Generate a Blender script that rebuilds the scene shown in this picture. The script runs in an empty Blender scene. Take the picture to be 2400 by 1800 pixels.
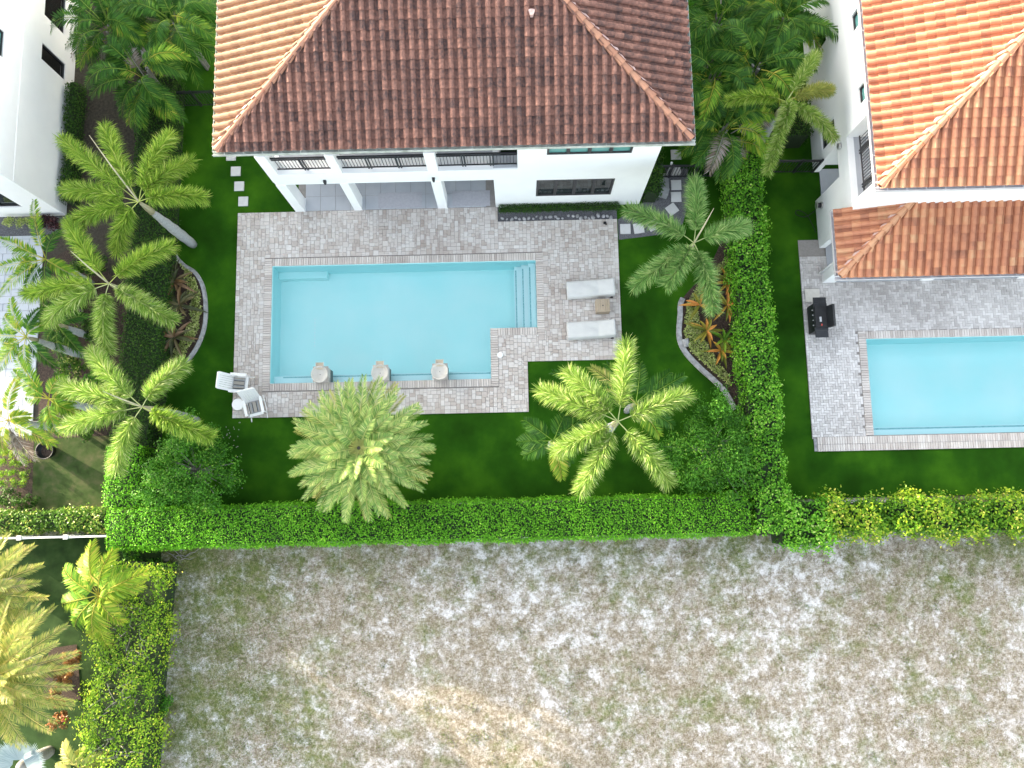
import bpy, math, random
import numpy as np
from mathutils import Matrix, Vector
sc = bpy.context.scene
COL = sc.collection
# ------------------------------------------------------------------ camera
TH, RO, PS, F, H = .1421, .0095, -.0209, 1931., 32.5
cam = bpy.data.cameras.new('camera'); camo = bpy.data.objects.new('camera', cam); COL.objects.link(camo)
camo.location = (0, 0, H); camo.rotation_euler = (TH, RO, PS)
cam.sensor_fit = 'HORIZONTAL'; cam.sensor_width = 36; cam.lens = 36*F/2400; cam.clip_end = 1000; cam.clip_start = .5
sc.camera = camo
sc.render.resolution_x, sc.render.resolution_y = 1024, 768
# ------------------------------------------------------------------ world, sun, exposure
SUN_EL, SUN_AZ = math.radians(10), math.radians(32)      # azimuth north of west
sv = Vector((-math.cos(SUN_AZ)*math.cos(SUN_EL), math.sin(SUN_AZ)*math.cos(SUN_EL), math.sin(SUN_EL)))
w = bpy.data.worlds.new('World'); sc.world = w; w.use_nodes = True
nt = w.node_tree; bgn = nt.nodes['Background']
sky = nt.nodes.new('ShaderNodeTexSky'); sky.sky_type = 'NISHITA'; sky.sun_disc = False
sky.sun_elevation = SUN_EL; sky.sun_rotation = math.atan2(sv.x, sv.y)
sky.air_density = 1.0; sky.dust_density = 2.5; sky.ozone_density = 0.6
hs = nt.nodes.new('ShaderNodeHueSaturation'); hs.inputs['Saturation'].default_value = .47
nt.links.new(sky.outputs[0], hs.inputs['Color']); nt.links.new(hs.outputs[0], bgn.inputs['Color'])
bgn.inputs['Strength'].default_value = .15
sl = bpy.data.lights.new('sun', 'SUN'); sl.energy = 2.6; sl.angle = math.radians(.6); sl.color = (1, .86, .62)
so = bpy.data.objects.new('sun', sl); COL.objects.link(so); so.location = (-40, 25, 40)
so.rotation_euler = sv.to_track_quat('Z', 'Y').to_euler()
vs = sc.view_settings; vs.view_transform = 'Standard'; vs.look = 'None'; vs.exposure = 2.92; vs.gamma = 1
sc.cycles.use_denoising = True; sc.cycles.max_bounces = 8; sc.cycles.transparent_max_bounces = 12
# ------------------------------------------------------------------ pixel helpers (photo is 2400 x 1800)
_c, _s = math.cos, math.sin
RM = (np.array([[_c(PS), -_s(PS), 0], [_s(PS), _c(PS), 0], [0, 0, 1]]) @ np.array([[_c(RO), 0, _s(RO)], [0, 1, 0], [-_s(RO), 0, _c(RO)]])
      @ np.array([[1, 0, 0], [0, _c(TH), -_s(TH)], [0, _s(TH), _c(TH)]]))
def P(x, y, z=0.):
    d = RM @ np.array([x-1200., 900.-y, -F]); t = (z-H)/d[2]
    return np.array([d[0]*t, d[1]*t, z])
def Q(p):
    v = RM.T @ (np.asarray(p, float)-np.array([0, 0, H])); return 1200+F*v[0]/-v[2], 900-F*v[1]/-v[2]
def in_view(p, m=40):
    x, y = Q(p); return -m < x < 2400+m and -m < y < 1800+m
rng = np.random.default_rng(7); random.seed(7)
# ------------------------------------------------------------------ materials
def nodes(name):
    m = bpy.data.materials.new(name); m.use_nodes = True
    t = m.node_tree; return m, t, t.nodes, t.links, t.nodes['Principled BSDF']
def ramp(N, cols):
    r = N.new('ShaderNodeValToRGB'); e = r.color_ramp.elements
    n = len(cols)
    for i, c in enumerate(cols):
        p, c = (c if len(c) == 2 else (i/max(1, n-1), c))
        if i < 2: el = e[i]; el.position = p
        else: el = e.new(p)
        el.color = (*c, 1)
    return r
def math_(N, L, op, a, b=None):
    m = N.new('ShaderNodeMath'); m.operation = op
    for i, v in enumerate((a, b)):
        if v is None: continue
        if isinstance(v, (int, float)): m.inputs[i].default_value = v
        else: L.new(v, m.inputs[i])
    return m.outputs[0]
def noise(N, L, scale, det=4, rough=.55, vec=None):
    n = N.new('ShaderNodeTexNoise'); n.inputs['Scale'].default_value = scale; n.inputs['Detail'].default_value = det
    n.inputs['Roughness'].default_value = rough
    if vec is None:
        g = N.new('ShaderNodeNewGeometry'); vec = g.outputs['Position']
    L.new(vec, n.inputs['Vector']); return n.outputs['Fac']
def mat(name, cols, rough=.65, ns=6, na=.4, rnd=0., bump=0., bs=60, metal=0., spec=.4, nc=1.6, det=5):
    """colour ramp driven by world noise (na) and by a random value per piece (rnd)"""
    m, t, N, L, B = nodes(name)
    n = noise(N, L, ns, det); n = math_(N, L, 'ADD', math_(N, L, 'MULTIPLY', math_(N, L, 'SUBTRACT', n, .5), nc), .5)
    f = math_(N, L, 'MULTIPLY', n, na)
    if rnd:
        a = N.new('ShaderNodeAttribute'); a.attribute_name = 'v'; o = N.new('ShaderNodeObjectInfo')
        r = math_(N, L, 'FRACT', math_(N, L, 'ADD', a.outputs['Fac'], o.outputs['Random']))
        f = math_(N, L, 'ADD', f, math_(N, L, 'MULTIPLY', r, rnd))
    r = ramp(N, cols); L.new(f, r.inputs[0]); L.new(r.outputs[0], B.inputs['Base Color'])
    B.inputs['Roughness'].default_value = rough; B.inputs['Metallic'].default_value = metal; B.inputs['Specular IOR Level'].default_value = spec
    if bump:
        b = N.new('ShaderNodeBump'); b.inputs['Strength'].default_value = bump; b.inputs['Distance'].default_value = .02
        L.new(noise(N, L, bs, 3), b.inputs['Height']); L.new(b.outputs[0], B.inputs['Normal'])
    return m
def leaf(name, cols, rough=.5, tr=.36, spec=.2):
    m, t, N, L, B = nodes(name)
    a = N.new('ShaderNodeAttribute'); a.attribute_name = 'v'
    r = ramp(N, cols); L.new(a.outputs['Fac'], r.inputs[0]); L.new(r.outputs[0], B.inputs['Base Color'])
    B.inputs['Roughness'].default_value = rough; B.inputs['Specular IOR Level'].default_value = spec
    T = N.new('ShaderNodeBsdfTranslucent'); L.new(r.outputs[0], T.inputs['Color'])
    X = N.new('ShaderNodeMixShader'); X.inputs[0].default_value = tr
    L.new(B.outputs[0], X.inputs[1]); L.new(T.outputs[0], X.inputs[2]); L.new(X.outputs[0], N['Material Output'].inputs['Surface'])
    return m
MT = {}
MT['white'] = mat('white_stucco', [(.80, .81, .82), (.86, .87, .87)], .85, 1.2, 1, bump=.05, bs=90, spec=.2)
MT['whitepaint'] = mat('white_paint', [(.78, .78, .77), (.84, .84, .83)], .5, 3, 1)
MT['black'] = mat('black_metal', [(.012, .013, .016), (.03, .032, .036)], .45, 5, 1)
MT['bronze'] = mat('dark_bronze_frame', [(.03, .03, .035), (.06, .058, .06)], .5, 5, 1)
MT['grey'] = mat('grey_tile', [(.36, .38, .42), (.46, .48, .51)], .5, 1.5, 1)
MT['greybeam'] = mat('grey_beam', [(.2, .19, .2), (.26, .25, .25)], .7, 3, 1)
MT['inside'] = mat('interior', [(.06, .06, .06), (.12, .11, .1)], .8, 3, 1)
MT['gutter'] = mat('weathered_gutter', [(.18, .19, .16), (.42, .45, .41), (.62, .64, .6)], .6, 4, 1.1)
MT['gutterw'] = mat('grey_gutter', [(.42, .40, .42), (.66, .66, .68)], .5, 3, 1)
TILE = [(0, (.030, .024, .026)), (.3, (.095, .06, .054)), (.55, (.195, .10, .078)), (.8, (.30, .155, .115)), (1, (.42, .26, .20))]
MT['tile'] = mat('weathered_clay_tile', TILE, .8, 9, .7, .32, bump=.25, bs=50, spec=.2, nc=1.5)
MT['tilelit'] = mat('sunlit_slope_tile', [(0, (.20, .115, .075)), (.4, (.31, .19, .12)), (.75, (.39, .25, .155)), (1, (.46, .32, .21))], .8, 6, .6, .4, bump=.2, bs=50, spec=.2, nc=1.5)  # paler copy of the roof tile: sunlight on the left slope painted into the colour
MT['tile2'] = mat('orange_clay_tile', [(0, (.20, .10, .07)), (.35, (.42, .18, .105)), (.7, (.50, .235, .13)), (1, (.50, .33, .19))], .75, 4, .45, .6, bump=.1, spec=.25)
MT['cap'] = mat('ridge_clay', [(.30, .14, .09), (.46, .24, .15)], .75, 5, .5, .5, bump=.1)
MT['cap2'] = mat('ridge_clay_orange', [(.44, .20, .11), (.56, .33, .19)], .75, 5, .5, .5)
MT['mortar'] = mat('pink_mortar', [(.42, .27, .24), (.62, .48, .44)], .9, 9, 1)
PAV = [(0, (.32, .26, .225)), (.25, (.44, .385, .35)), (.5, (.54, .495, .465)), (.75, (.61, .58, .555)), (.9, (.70, .68, .655)), (1, (.86, .85, .83))]
MT['paver'] = mat('mixed_pavers', PAV, .8, .45, .5, .5, bump=.12, bs=70, nc=2.2, det=6)
MT['paver2'] = mat('grey_pavers', [(.36, .33, .315), (.48, .455, .44), (.62, .595, .58), (.76, .74, .72)], .8, .45, .5, .5, bump=.12, bs=70, nc=2.2)
MT['coping'] = mat('coping_brick', [(.38, .325, .295), (.54, .49, .455), (.70, .66, .62)], .8, .8, .5, .5, nc=2)
MT['paver3'] = mat('pale_pavers', [(.42, .45, .50), (.54, .57, .62)], .75, .7, .4, .6)
MT['joint'] = mat('joint_sand', [(.24, .22, .205), (.32, .30, .285)], .95, 12, 1)
MT['stone'] = mat('stepping_stone', [(.5, .5, .5), (.66, .66, .66)], .85, 5, .6, .4, bump=.1)
MT['stone_dark'] = mat('dark_slab', [(.24, .25, .26), (.36, .37, .38)], .85, 5, 1, bump=.1)  # darker grey than the stepping stones
MT['concrete'] = mat('rough_concrete', [(.18, .18, .18), (.32, .32, .33), (.5, .5, .52)], .95, 6, 1.1, bump=.5, bs=25)
MT['gravel'] = mat('dark_gravel', [(.035, .035, .04), (.09, .09, .1), (.2, .2, .22)], .9, 40, 1.2, bump=.6, bs=50)
MT['mulch'] = mat('brown_mulch', [(.018, .012, .009), (.05, .034, .026), (.10, .07, .055)], .95, 18, 1.2, bump=.7, bs=40)
MT['soil'] = mat('dry_soil', [(.025, .02, .015), (.05, .042, .032), (.08, .07, .05)], .95, 10, 1.2, bump=.5, bs=40)
MT['plaster'] = mat('pool_plaster', [(.62, .93, .92), (.80, .96, .95)], .7, .6, 1)
MT['plaster_deep'] = mat('pool_plaster_wall', [(.58, .92, .93), (.66, .94, .95)], .7, .6, 1)
MT['shelf'] = mat('pool_shelf', [(.86, .93, .94), (.92, .96, .96)], .7, 1, 1)
MT['mosaic'] = mat('pool_mosaic', [(.05, .2, .24), (.2, .42, .46), (.5, .72, .74)], .4, 30, 1.3)
MT['edgewhite'] = mat('pool_edge', [(.7, .9, .92), (.8, .95, .95)], .5, 3, 1)
MT['cream'] = mat('cream_stone', [(.52, .49, .44), (.64, .61, .56)], .8, 8, 1, bump=.1)
MT['tan'] = mat('tan_stone', [(.46, .38, .28), (.56, .48, .37)], .8, 8, 1)
MT['canvas'] = mat('white_canvas', [(.54, .54, .53), (.62, .62, .60)], .9, 3, 1, bump=.15, bs=12)
MT['teak'] = mat('greyed_teak', [(.30, .235, .165), (.44, .36, .27)], .7, 9, .6, .4)
MT['stripe1'] = mat('stripe_dark', [(.03, .035, .045), (.05, .055, .07)], .9, 9, 1)
MT['stripe2'] = mat('stripe_grey', [(.26, .27, .28), (.34, .34, .34)], .9, 9, 1)
MT['stripe3'] = mat('stripe_tan', [(.32, .29, .25), (.4, .37, .32)], .9, 9, 1)
MT['bark'] = mat('grey_bark', [(.16, .15, .13), (.30, .29, .27)], .9, 10, 1, bump=.3)
MT['palmbark'] = mat('ringed_palm_bark', [(.22, .23, .23), (.38, .40, .41)], .8, 14, 1, bump=.3)
MT['shaft'] = mat('crown_shaft', [(.34, .30, .19), (.42, .40, .26)], .6, 5, 1)
MT['vinyl'] = mat('white_vinyl', [(.80, .80, .80), (.84, .84, .84)], .4, 3, 1)
MT['plastic'] = mat('white_plastic', [(.78, .78, .77), (.83, .83, .82)], .4, 3, 1)
MT['rug'] = mat('woven_mat', [(.36, .36, .40), (.46, .46, .49)], .9, 12, 1)
MT['red'] = mat('red_plastic', [(.4, .05, .04), (.5, .08, .06)], .5, 3, 1)
MT['steel'] = mat('stainless', [(.5, .5, .5), (.6, .6, .6)], .35, 5, 1, metal=.8)
MT['hose'] = mat('black_rubber', [(.01, .01, .011), (.02, .02, .022)], .6, 5, 1)
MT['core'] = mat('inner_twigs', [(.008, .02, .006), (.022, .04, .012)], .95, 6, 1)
# glass: reflective pane over a darker room
def glass(name, tint):
    m, t, N, L, B = nodes(name); B.inputs['Base Color'].default_value = (*tint, 1)
    B.inputs['Roughness'].default_value = .04; B.inputs['Specular IOR Level'].default_value = .8
    B.inputs['Transmission Weight'].default_value = .25; return m
MT['glass'] = glass('window_glass', (.02, .03, .03)); MT['glassg'] = glass('green_glass', (.16, .42, .40)); MT['glassk'] = glass('black_glass', (.008, .009, .01))
def water(name):
    m, t, N, L, B = nodes(name); N.remove(B)
    T = N.new('ShaderNodeBsdfTransparent'); T.inputs[0].default_value = (.86, .988, .995, 1)
    G = N.new('ShaderNodeBsdfGlossy'); G.inputs['Roughness'].default_value = .03
    Fr = N.new('ShaderNodeFresnel'); Fr.inputs[0].default_value = 1.33
    b = N.new('ShaderNodeBump'); b.inputs['Strength'].default_value = .12; b.inputs['Distance'].default_value = .03
    L.new(noise(N, L, 2.2, 3), b.inputs['Height']); L.new(b.outputs[0], G.inputs['Normal']); L.new(b.outputs[0], Fr.inputs['Normal'])
    X = N.new('ShaderNodeMixShader'); L.new(Fr.outputs[0], X.inputs[0]); L.new(T.outputs[0], X.inputs[1]); L.new(G.outputs[0], X.inputs[2])
    L.new(X.outputs[0], N['Material Output'].inputs['Surface']); return m
MT['water'] = water('pool_water')
# artificial turf: mown pile with soft patches
MT['turf'] = mat('artificial_turf', [(0, (.009, .038, .002)), (.4, (.018, .074, .004)), (.75, (.038, .124, .006)), (1, (.06, .165, .009))], .85, .5, .9, bump=.7, bs=90, nc=2.3, det=14, spec=.05)
MT['lawn_dry'] = mat('worn_lawn', [(0, (.022, .035, .01)), (.4, (.04, .07, .018)), (.7, (.075, .085, .035)), (1, (.11, .10, .06))], .9, 2.2, .95, bump=.6, bs=60, nc=2, det=10, spec=.15)
MT['lawn_dark'] = mat('dark_lawn', [(0, (.012, .028, .008)), (.5, (.025, .055, .014)), (1, (.045, .08, .025))], .9, 2.2, .95, bump=.6, bs=60, nc=2, det=10, spec=.15)  # darker green than the worn lawn
def field():
    m, t, N, L, B = nodes('sandy_field')
    g = N.new('ShaderNodeNewGeometry'); pos = g.outputs['Position']
    big = noise(N, L, .13, 3, .5, pos); mid = noise(N, L, 1.6, 10, .76, pos); fine = noise(N, L, 9, 9, .85, pos); vf = noise(N, L, 45, 4, .75, pos)
    grn = noise(N, L, .33, 6, .6, pos); gr2 = noise(N, L, 1.8, 8, .72, pos)
    sep = N.new('ShaderNodeSeparateXYZ'); L.new(pos, sep.inputs[0])
    # thatch: brown to straw, broken up finely
    th = ramp(N, [(.38, (.06, .045, .025)), (.46, (.17, .135, .09)), (.53, (.31, .265, .205)), (.62, (.54, .49, .42))])
    L.new(math_(N, L, 'ADD', math_(N, L, 'MULTIPLY', fine, .65), math_(N, L, 'MULTIPLY', vf, .35)), th.inputs[0])
    gc = ramp(N, [(.36, (.055, .085, .018)), (.5, (.125, .145, .045)), (.64, (.26, .25, .12))]); L.new(fine, gc.inputs[0])
    sd = ramp(N, [(.3, (.50, .48, .475)), (.7, (.70, .68, .675))]); L.new(fine, sd.inputs[0])
    # greener towards the hedges at the left and the top of the lot
    lx = N.new('ShaderNodeMapRange'); lx.inputs[1].default_value = -14; lx.inputs[2].default_value = -7; lx.inputs[3].default_value = .10; lx.inputs[4].default_value = 0
    L.new(sep.outputs[0], lx.inputs[0])
    ly = N.new('ShaderNodeMapRange'); ly.inputs[1].default_value = -4.5; ly.inputs[2].default_value = -1.5; ly.inputs[3].default_value = 0; ly.inputs[4].default_value = .06
    L.new(sep.outputs[1], ly.inputs[0])
    gv = math_(N, L, 'ADD', math_(N, L, 'ADD', math_(N, L, 'MULTIPLY', grn, .55), math_(N, L, 'MULTIPLY', gr2, .45)), math_(N, L, 'ADD', lx.outputs[0], ly.outputs[0]))
    gm = ramp(N, [(.50, (0, 0, 0)), (.64, (1, 1, 1))]); L.new(gv, gm.inputs[0])
    m1 = N.new('ShaderNodeMix'); m1.data_type = 'RGBA'; L.new(gm.outputs[0], m1.inputs[0]); L.new(th.outputs[0], m1.inputs[6]); L.new(gc.outputs[0], m1.inputs[7])
    sv_ = math_(N, L, 'ADD', math_(N, L, 'MULTIPLY', mid, .54), math_(N, L, 'ADD', math_(N, L, 'MULTIPLY', fine, .28), math_(N, L, 'MULTIPLY', big, .18)))
    sm = ramp(N, [(.47, (0, 0, 0)), (.522, (.2, .2, .2)), (.552, (.5, .5, .5)), (.592, (1, 1, 1))]); L.new(sv_, sm.inputs[0])
    m2 = N.new('ShaderNodeMix'); m2.data_type = 'RGBA'; L.new(sm.outputs[0], m2.inputs[0]); L.new(m1.outputs[2], m2.inputs[6]); L.new(sd.outputs[0], m2.inputs[7])
    L.new(m2.outputs[2], B.inputs['Base Color']); B.inputs['Roughness'].default_value = .95; B.inputs['Specular IOR Level'].default_value = .15
    b = N.new('ShaderNodeBump'); b.inputs['Strength'].default_value = .5; b.inputs['Distance'].default_value = .03; L.new(fine, b.inputs['Height']); L.new(b.outputs[0], B.inputs['Normal'])
    return m
MT['field'] = field()
# foliage
MT['fox'] = leaf('foxtail_leaflet', [(0, (0.1, 0.22, 0.025)), (0.5, (0.27, 0.44, 0.05)), (0.85, (0.5, 0.62, 0.1)), (1, (0.74, 0.74, 0.3))])
MT['foxb'] = leaf('foxtail_leaflet_blue', [(0, (0.08, 0.21, 0.05)), (0.5, (0.22, 0.41, 0.11)), (0.85, (0.42, 0.57, 0.2)), (1, (0.68, 0.7, 0.38))])
MT['foxy'] = leaf('foxtail_leaflet_yellow', [(0, (0.13, 0.26, 0.035)), (0.45, (0.26, 0.42, 0.07)), (0.8, (0.48, 0.58, 0.16)), (1, (0.84, 0.83, 0.5))])
MT['date'] = leaf('date_leaflet', [(0, (0.12, 0.25, 0.06)), (0.45, (0.28, 0.44, 0.12)), (0.8, (0.5, 0.6, 0.17)), (1, (0.76, 0.74, 0.34))])
MT['datey'] = leaf('date_leaflet_old', [(0, (0.2, 0.28, 0.07)), (0.5, (0.38, 0.43, 0.1)), (0.85, (0.55, 0.5, 0.14)), (1, (0.64, 0.52, 0.25))])
MT['areca'] = leaf('areca_leaflet', [(0, (0.025, 0.085, 0.012)), (0.5, (0.05, 0.16, 0.02)), (0.85, (0.11, 0.26, 0.03)), (1, (0.26, 0.36, 0.06))])
MT['arecay'] = leaf('areca_leaflet_bright', [(0, (0.097, 0.238, 0.021)), (.5, (0.193, 0.392, 0.032)), (.85, (0.386, 0.504, 0.052)), (1, (0.644, 0.504, 0.105))])
MT['arecag'] = leaf('palm_leaflet_gold', [(0, (0.14, 0.28, 0.02)), (0.5, (0.28, 0.42, 0.035)), (0.85, (0.46, 0.48, 0.06)), (1, (0.54, 0.38, 0.1))])
MT['dead'] = leaf('dead_leaflet', [(0, (.20, .16, .12)), (.5, (.32, .27, .22)), (1, (.42, .40, .38))])
MT['silver'] = leaf('silver_fan', [(0, (0.26, 0.34, 0.34)), (1, (0.44, 0.52, 0.52))], .5, .1)
MT['hedge'] = leaf('hedge_leaf', [(0, (0.055, 0.19, 0.009)), (0.5, (0.15, 0.44, 0.02)), (0.85, (0.26, 0.58, 0.035)), (1, (0.44, 0.68, 0.09))])
MT['hedge2'] = leaf('hedge_leaf_glossy', [(0, (0.045, 0.16, 0.012)), (0.5, (0.13, 0.38, 0.022)), (0.85, (0.26, 0.53, 0.045)), (1, (0.5, 0.66, 0.18))], .35)
MT['hedgey'] = leaf('hedge_leaf_yellow', [(0, (0.05, 0.16, 0.01)), (0.45, (0.15, 0.33, 0.02)), (0.8, (0.36, 0.47, 0.03)), (1, (0.66, 0.62, 0.12))], .4)
MT['hedgev'] = leaf('hedge_leaf_variegated', [(0, (0.041, 0.108, 0.011)), (.55, (0.110, 0.240, 0.027)), (.8, (0.359, 0.408, 0.081)), (1, (0.828, 0.696, 0.324))], .4)
MT['hedged'] = leaf('hedge_leaf_dark', [(0, (0.018, 0.058, 0.008)), (.5, (0.045, 0.117, 0.014)), (1, (0.105, 0.208, 0.024))])
MT['bush'] = leaf('bush_leaf', [(0, (0.025, 0.1, 0.009)), (0.5, (0.065, 0.22, 0.016)), (0.85, (0.13, 0.34, 0.028)), (1, (0.3, 0.5, 0.07))])
MT['bushy'] = leaf('ragged_bush_leaf', [(0, (0.080, 0.196, 0.013)), (.5, (0.193, 0.350, 0.021)), (.85, (0.354, 0.476, 0.032)), (1, (0.580, 0.560, 0.095))])
MT['lime'] = leaf('lime_groundcover', [(0, (0.2, 0.3, 0.06)), (0.5, (0.42, 0.5, 0.14)), (1, (0.68, 0.7, 0.34))])
MT['ti'] = leaf('dark_ti_leaf', [(0, (0.052, 0.065, 0.029)), (.5, (0.112, 0.111, 0.049)), (.8, (0.179, 0.104, 0.049)), (1, (0.239, 0.156, 0.098))], .4, .1)
MT['tib'] = leaf('bronze_ti_leaf', [(0, (0.105, 0.143, 0.020)), (.4, (0.239, 0.221, 0.029)), (.75, (0.478, 0.247, 0.039)), (1, (0.673, 0.260, 0.068))], .4, .15)
MT['red_leaf'] = leaf('maroon_leaf', [(0, (.02, .008, .01)), (.6, (.06, .02, .025)), (1, (.12, .04, .04))], .4, .1)
MT['croton'] = leaf('croton_leaf', [(0, (.10, .05, .02)), (.5, (.24, .10, .03)), (.8, (.36, .18, .05)), (1, (.42, .05, .05))], .4, .1)
MT['grass'] = leaf('weed_blade', [(0, (.06, .12, .015)), (.5, (.13, .19, .04)), (.8, (.26, .25, .09)), (1, (.32, .26, .16))], .7, .15)
# ------------------------------------------------------------------ mesh helpers
def tag(o, label=None, cat=None, group=None, kind=None):
    if label: o['label'] = label
    if cat: o['category'] = cat
    if group: o['group'] = group
    if kind: o['kind'] = kind
    return o
def link(name, me, parent=None, loc=None, rz=None):
    o = bpy.data.objects.new(name, me); COL.objects.link(o)
    if parent is not None: o.parent = parent
    if loc is not None: o.location = loc
    if rz is not None: o.rotation_euler = (0, 0, rz)
    return o
def empty(name, loc, label, cat, group=None, rz=0):
    o = link(name, None, None, tuple(loc), rz); o.empty_display_size = .3
    return tag(o, label, cat, group)
def qmesh(name, V, m, v=None, smooth=False):
    """mesh of separate quads: V is (n*4, 3)"""
    V = np.ascontiguousarray(V, dtype=np.float32).reshape(-1, 3); n = len(V)//4
    me = bpy.data.meshes.new(name); me.vertices.add(n*4); me.vertices.foreach_set('co', V.ravel())
    me.loops.add(n*4); me.loops.foreach_set('vertex_index', np.arange(n*4, dtype=np.int32))
    me.polygons.add(n); me.polygons.foreach_set('loop_start', np.arange(0, n*4, 4, dtype=np.int32)); me.polygons.foreach_set('loop_total', np.full(n, 4, dtype=np.int32))
    if v is not None:
        a = me.attributes.new('v', 'FLOAT', 'FACE'); a.data.foreach_set('value', np.asarray(v, dtype=np.float32))
    me.materials.append(m); me.update(calc_edges=True)
    return me
class MB:
    def __init__(s): s.V = []; s.F = []; s.v = []; s.n = 0
    def add(s, V, Fc, v=0.):
        V = [tuple(p) for p in V]; s.V += V; s.F += [tuple(i+s.n for i in f) for f in Fc]; s.v += [v]*len(Fc); s.n += len(V); return s
    def box(s, x0, x1, y0, y1, z0, z1, v=0., bev=0., T=None):
        if bev:
            b = bev
            V = [(x0, y0, z0), (x1, y0, z0), (x1, y1, z0), (x0, y1, z0), (x0, y0, z1-b), (x1, y0, z1-b), (x1, y1, z1-b), (x0, y1, z1-b), (x0+b, y0+b, z1), (x1-b, y0+b, z1), (x1-b, y1-b, z1), (x0+b, y1-b, z1)]
            Fc = [(8, 9, 10, 11)] + [(i, (i+1) % 4, (i+1) % 4+4, i+4) for i in range(4)] + [(i+4, (i+1) % 4+4, (i+1) % 4+8, i+8) for i in range(4)]
        else:
            V = [(x, y, z) for z in (z0, z1) for x, y in ((x0, y0), (x1, y0), (x1, y1), (x0, y1))]
            Fc = [(0, 3, 2, 1), (4, 5, 6, 7), (0, 1, 5, 4), (1, 2, 6, 5), (2, 3, 7, 6), (3, 0, 4, 7)]
        if T is not None: V = [tuple(T @ Vector(p)) for p in V]
        return s.add(V, Fc, v)
    def tube(s, pts, r, n=6, v=0., cap=True):
        pts = [Vector(p) for p in pts]; k = len(pts); rs = r if isinstance(r, (list, tuple)) else [r]*k
        V = []
        up = Vector((0, 0, 1))
        for i, p in enumerate(pts):
            t = (pts[min(i+1, k-1)]-pts[max(i-1, 0)]).normalized()
            a = t.cross(up if abs(t.z) < .95 else Vector((1, 0, 0))).normalized(); b = a.cross(t)
            V += [p + (a*math.cos(q)+b*math.sin(q))*rs[i] for q in (2*math.pi*j/n for j in range(n))]
        Fc = [(i*n+j, i*n+(j+1) % n, (i+1)*n+(j+1) % n, (i+1)*n+j) for i in range(k-1) for j in range(n)]
        if cap: Fc += [tuple(range(n))[::-1], tuple((k-1)*n+j for j in range(n))]
        return s.add(V, Fc, v)
    def lathe(s, prof, n=20, c=(0, 0, 0), v=0.):
        V = [(c[0]+r*math.cos(2*math.pi*j/n), c[1]+r*math.sin(2*math.pi*j/n), c[2]+z) for r, z in prof for j in range(n)]; k = len(prof)
        return s.add(V, [(i*n+j, i*n+(j+1) % n, (i+1)*n+(j+1) % n, (i+1)*n+j) for i in range(k-1) for j in range(n)], v)
    def prism(s, poly, z0, z1, v=0.):
        n = len(poly); V = [(p[0], p[1], z0) for p in poly]+[(p[0], p[1], z1) for p in poly]
        return s.add(V, [tuple(range(n))[::-1], tuple(range(n, 2*n))]+[(i, (i+1) % n, (i+1) % n+n, i+n) for i in range(n)], v)
    def mesh(s, name, m, smooth=False):
        me = bpy.data.meshes.new(name); me.from_pydata(s.V, [], s.F)
        a = me.attributes.new('v', 'FLOAT', 'FACE'); a.data.foreach_set('value', s.v)
        me.materials.append(m)
        if smooth: me.polygons.foreach_set('use_smooth', [True]*len(me.polygons))
        me.update(); return me
    def build(s, name, m, parent=None, smooth=False, kind=None, loc=None, rz=None):
        o = link(name, s.mesh(name, MT[m] if isinstance(m, str) else m, smooth), parent, loc, rz)
        if kind: o['kind'] = kind
        return o
def sheet(name, poly, z, m, kind='structure'):
    mb = MB(); mb.add([(p[0], p[1], z) for p in poly], [tuple(range(len(poly)))]); return mb.build(name, m, None, kind=kind)
def rect(x0, x1, y0, y1): return [(x0, y0), (x1, y0), (x1, y1), (x0, y1)]
def pix(pts, z=0): return [P(x, y, z) for x, y in pts]
def smoothpath(pts, k=6):
    pts = [np.asarray(p, float) for p in pts]; out = []
    for i in range(len(pts)-1):
        a, b, c, d = pts[max(i-1, 0)], pts[i], pts[i+1], pts[min(i+2, len(pts)-1)]
        for j in range(k):
            t = j/k; out.append(.5*((2*b)+(-a+c)*t+(2*a-5*b+4*c-d)*t*t+(-a+3*b-3*c+d)*t**3))
    return out+[pts[-1]]
def norm(a): return a/np.maximum(np.linalg.norm(a, axis=-1, keepdims=True), 1e-9)
# ================================================================== THE GROUND
POOL = [(-9.87, -1.04, 4.88, 9.71), (-1.04, .85, 6.93, 9.71)]          # the L-shaped pool of the middle house
POOL2 = [(13.96, 25., 2.30, 6.15)]
def cut_sheet(name, x0, x1, y0, y1, z, m, holes):
    xs = sorted({x0, x1, *[h[i] for h in holes for i in (0, 1) if x0 < h[i] < x1]}); ys = sorted({y0, y1, *[h[i] for h in holes for i in (2, 3) if y0 < h[i] < y1]})
    mb = MB()
    for a, b in zip(xs, xs[1:]):
        for c, d in zip(ys, ys[1:]):
            if any(h[0] <= (a+b)/2 <= h[1] and h[2] <= (c+d)/2 <= h[3] for h in holes): continue
            mb.add([(a, c, z), (b, c, z), (b, d, z), (a, d, z)], [(0, 1, 2, 3)])
    return mb.build(name, m, None, kind='structure')
cut_sheet('ground', -300, 300, -300, 300, -.05, 'field', POOL+POOL2)
cut_sheet('lawn', -14.2, 8.9, .1, 34, 0, 'turf', POOL)
cut_sheet('lawn', 8.9, 30, -.1, 34, 0, 'turf', POOL2)
sheet('lawn', rect(-20, -14.2, -.4, 34), -.004, 'soil')
sheet('lawn', pix([(80, 1030), (270, 1020), (290, 1230), (0, 1235), (0, 1150), (75, 1120)]), .004, 'lawn_dry')
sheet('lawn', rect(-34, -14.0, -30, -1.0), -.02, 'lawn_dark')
sheet('flower_bed', pix([(0, 1035), (80, 1030), (75, 1180), (60, 1240), (0, 1240)]), .008, 'mulch')
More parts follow.
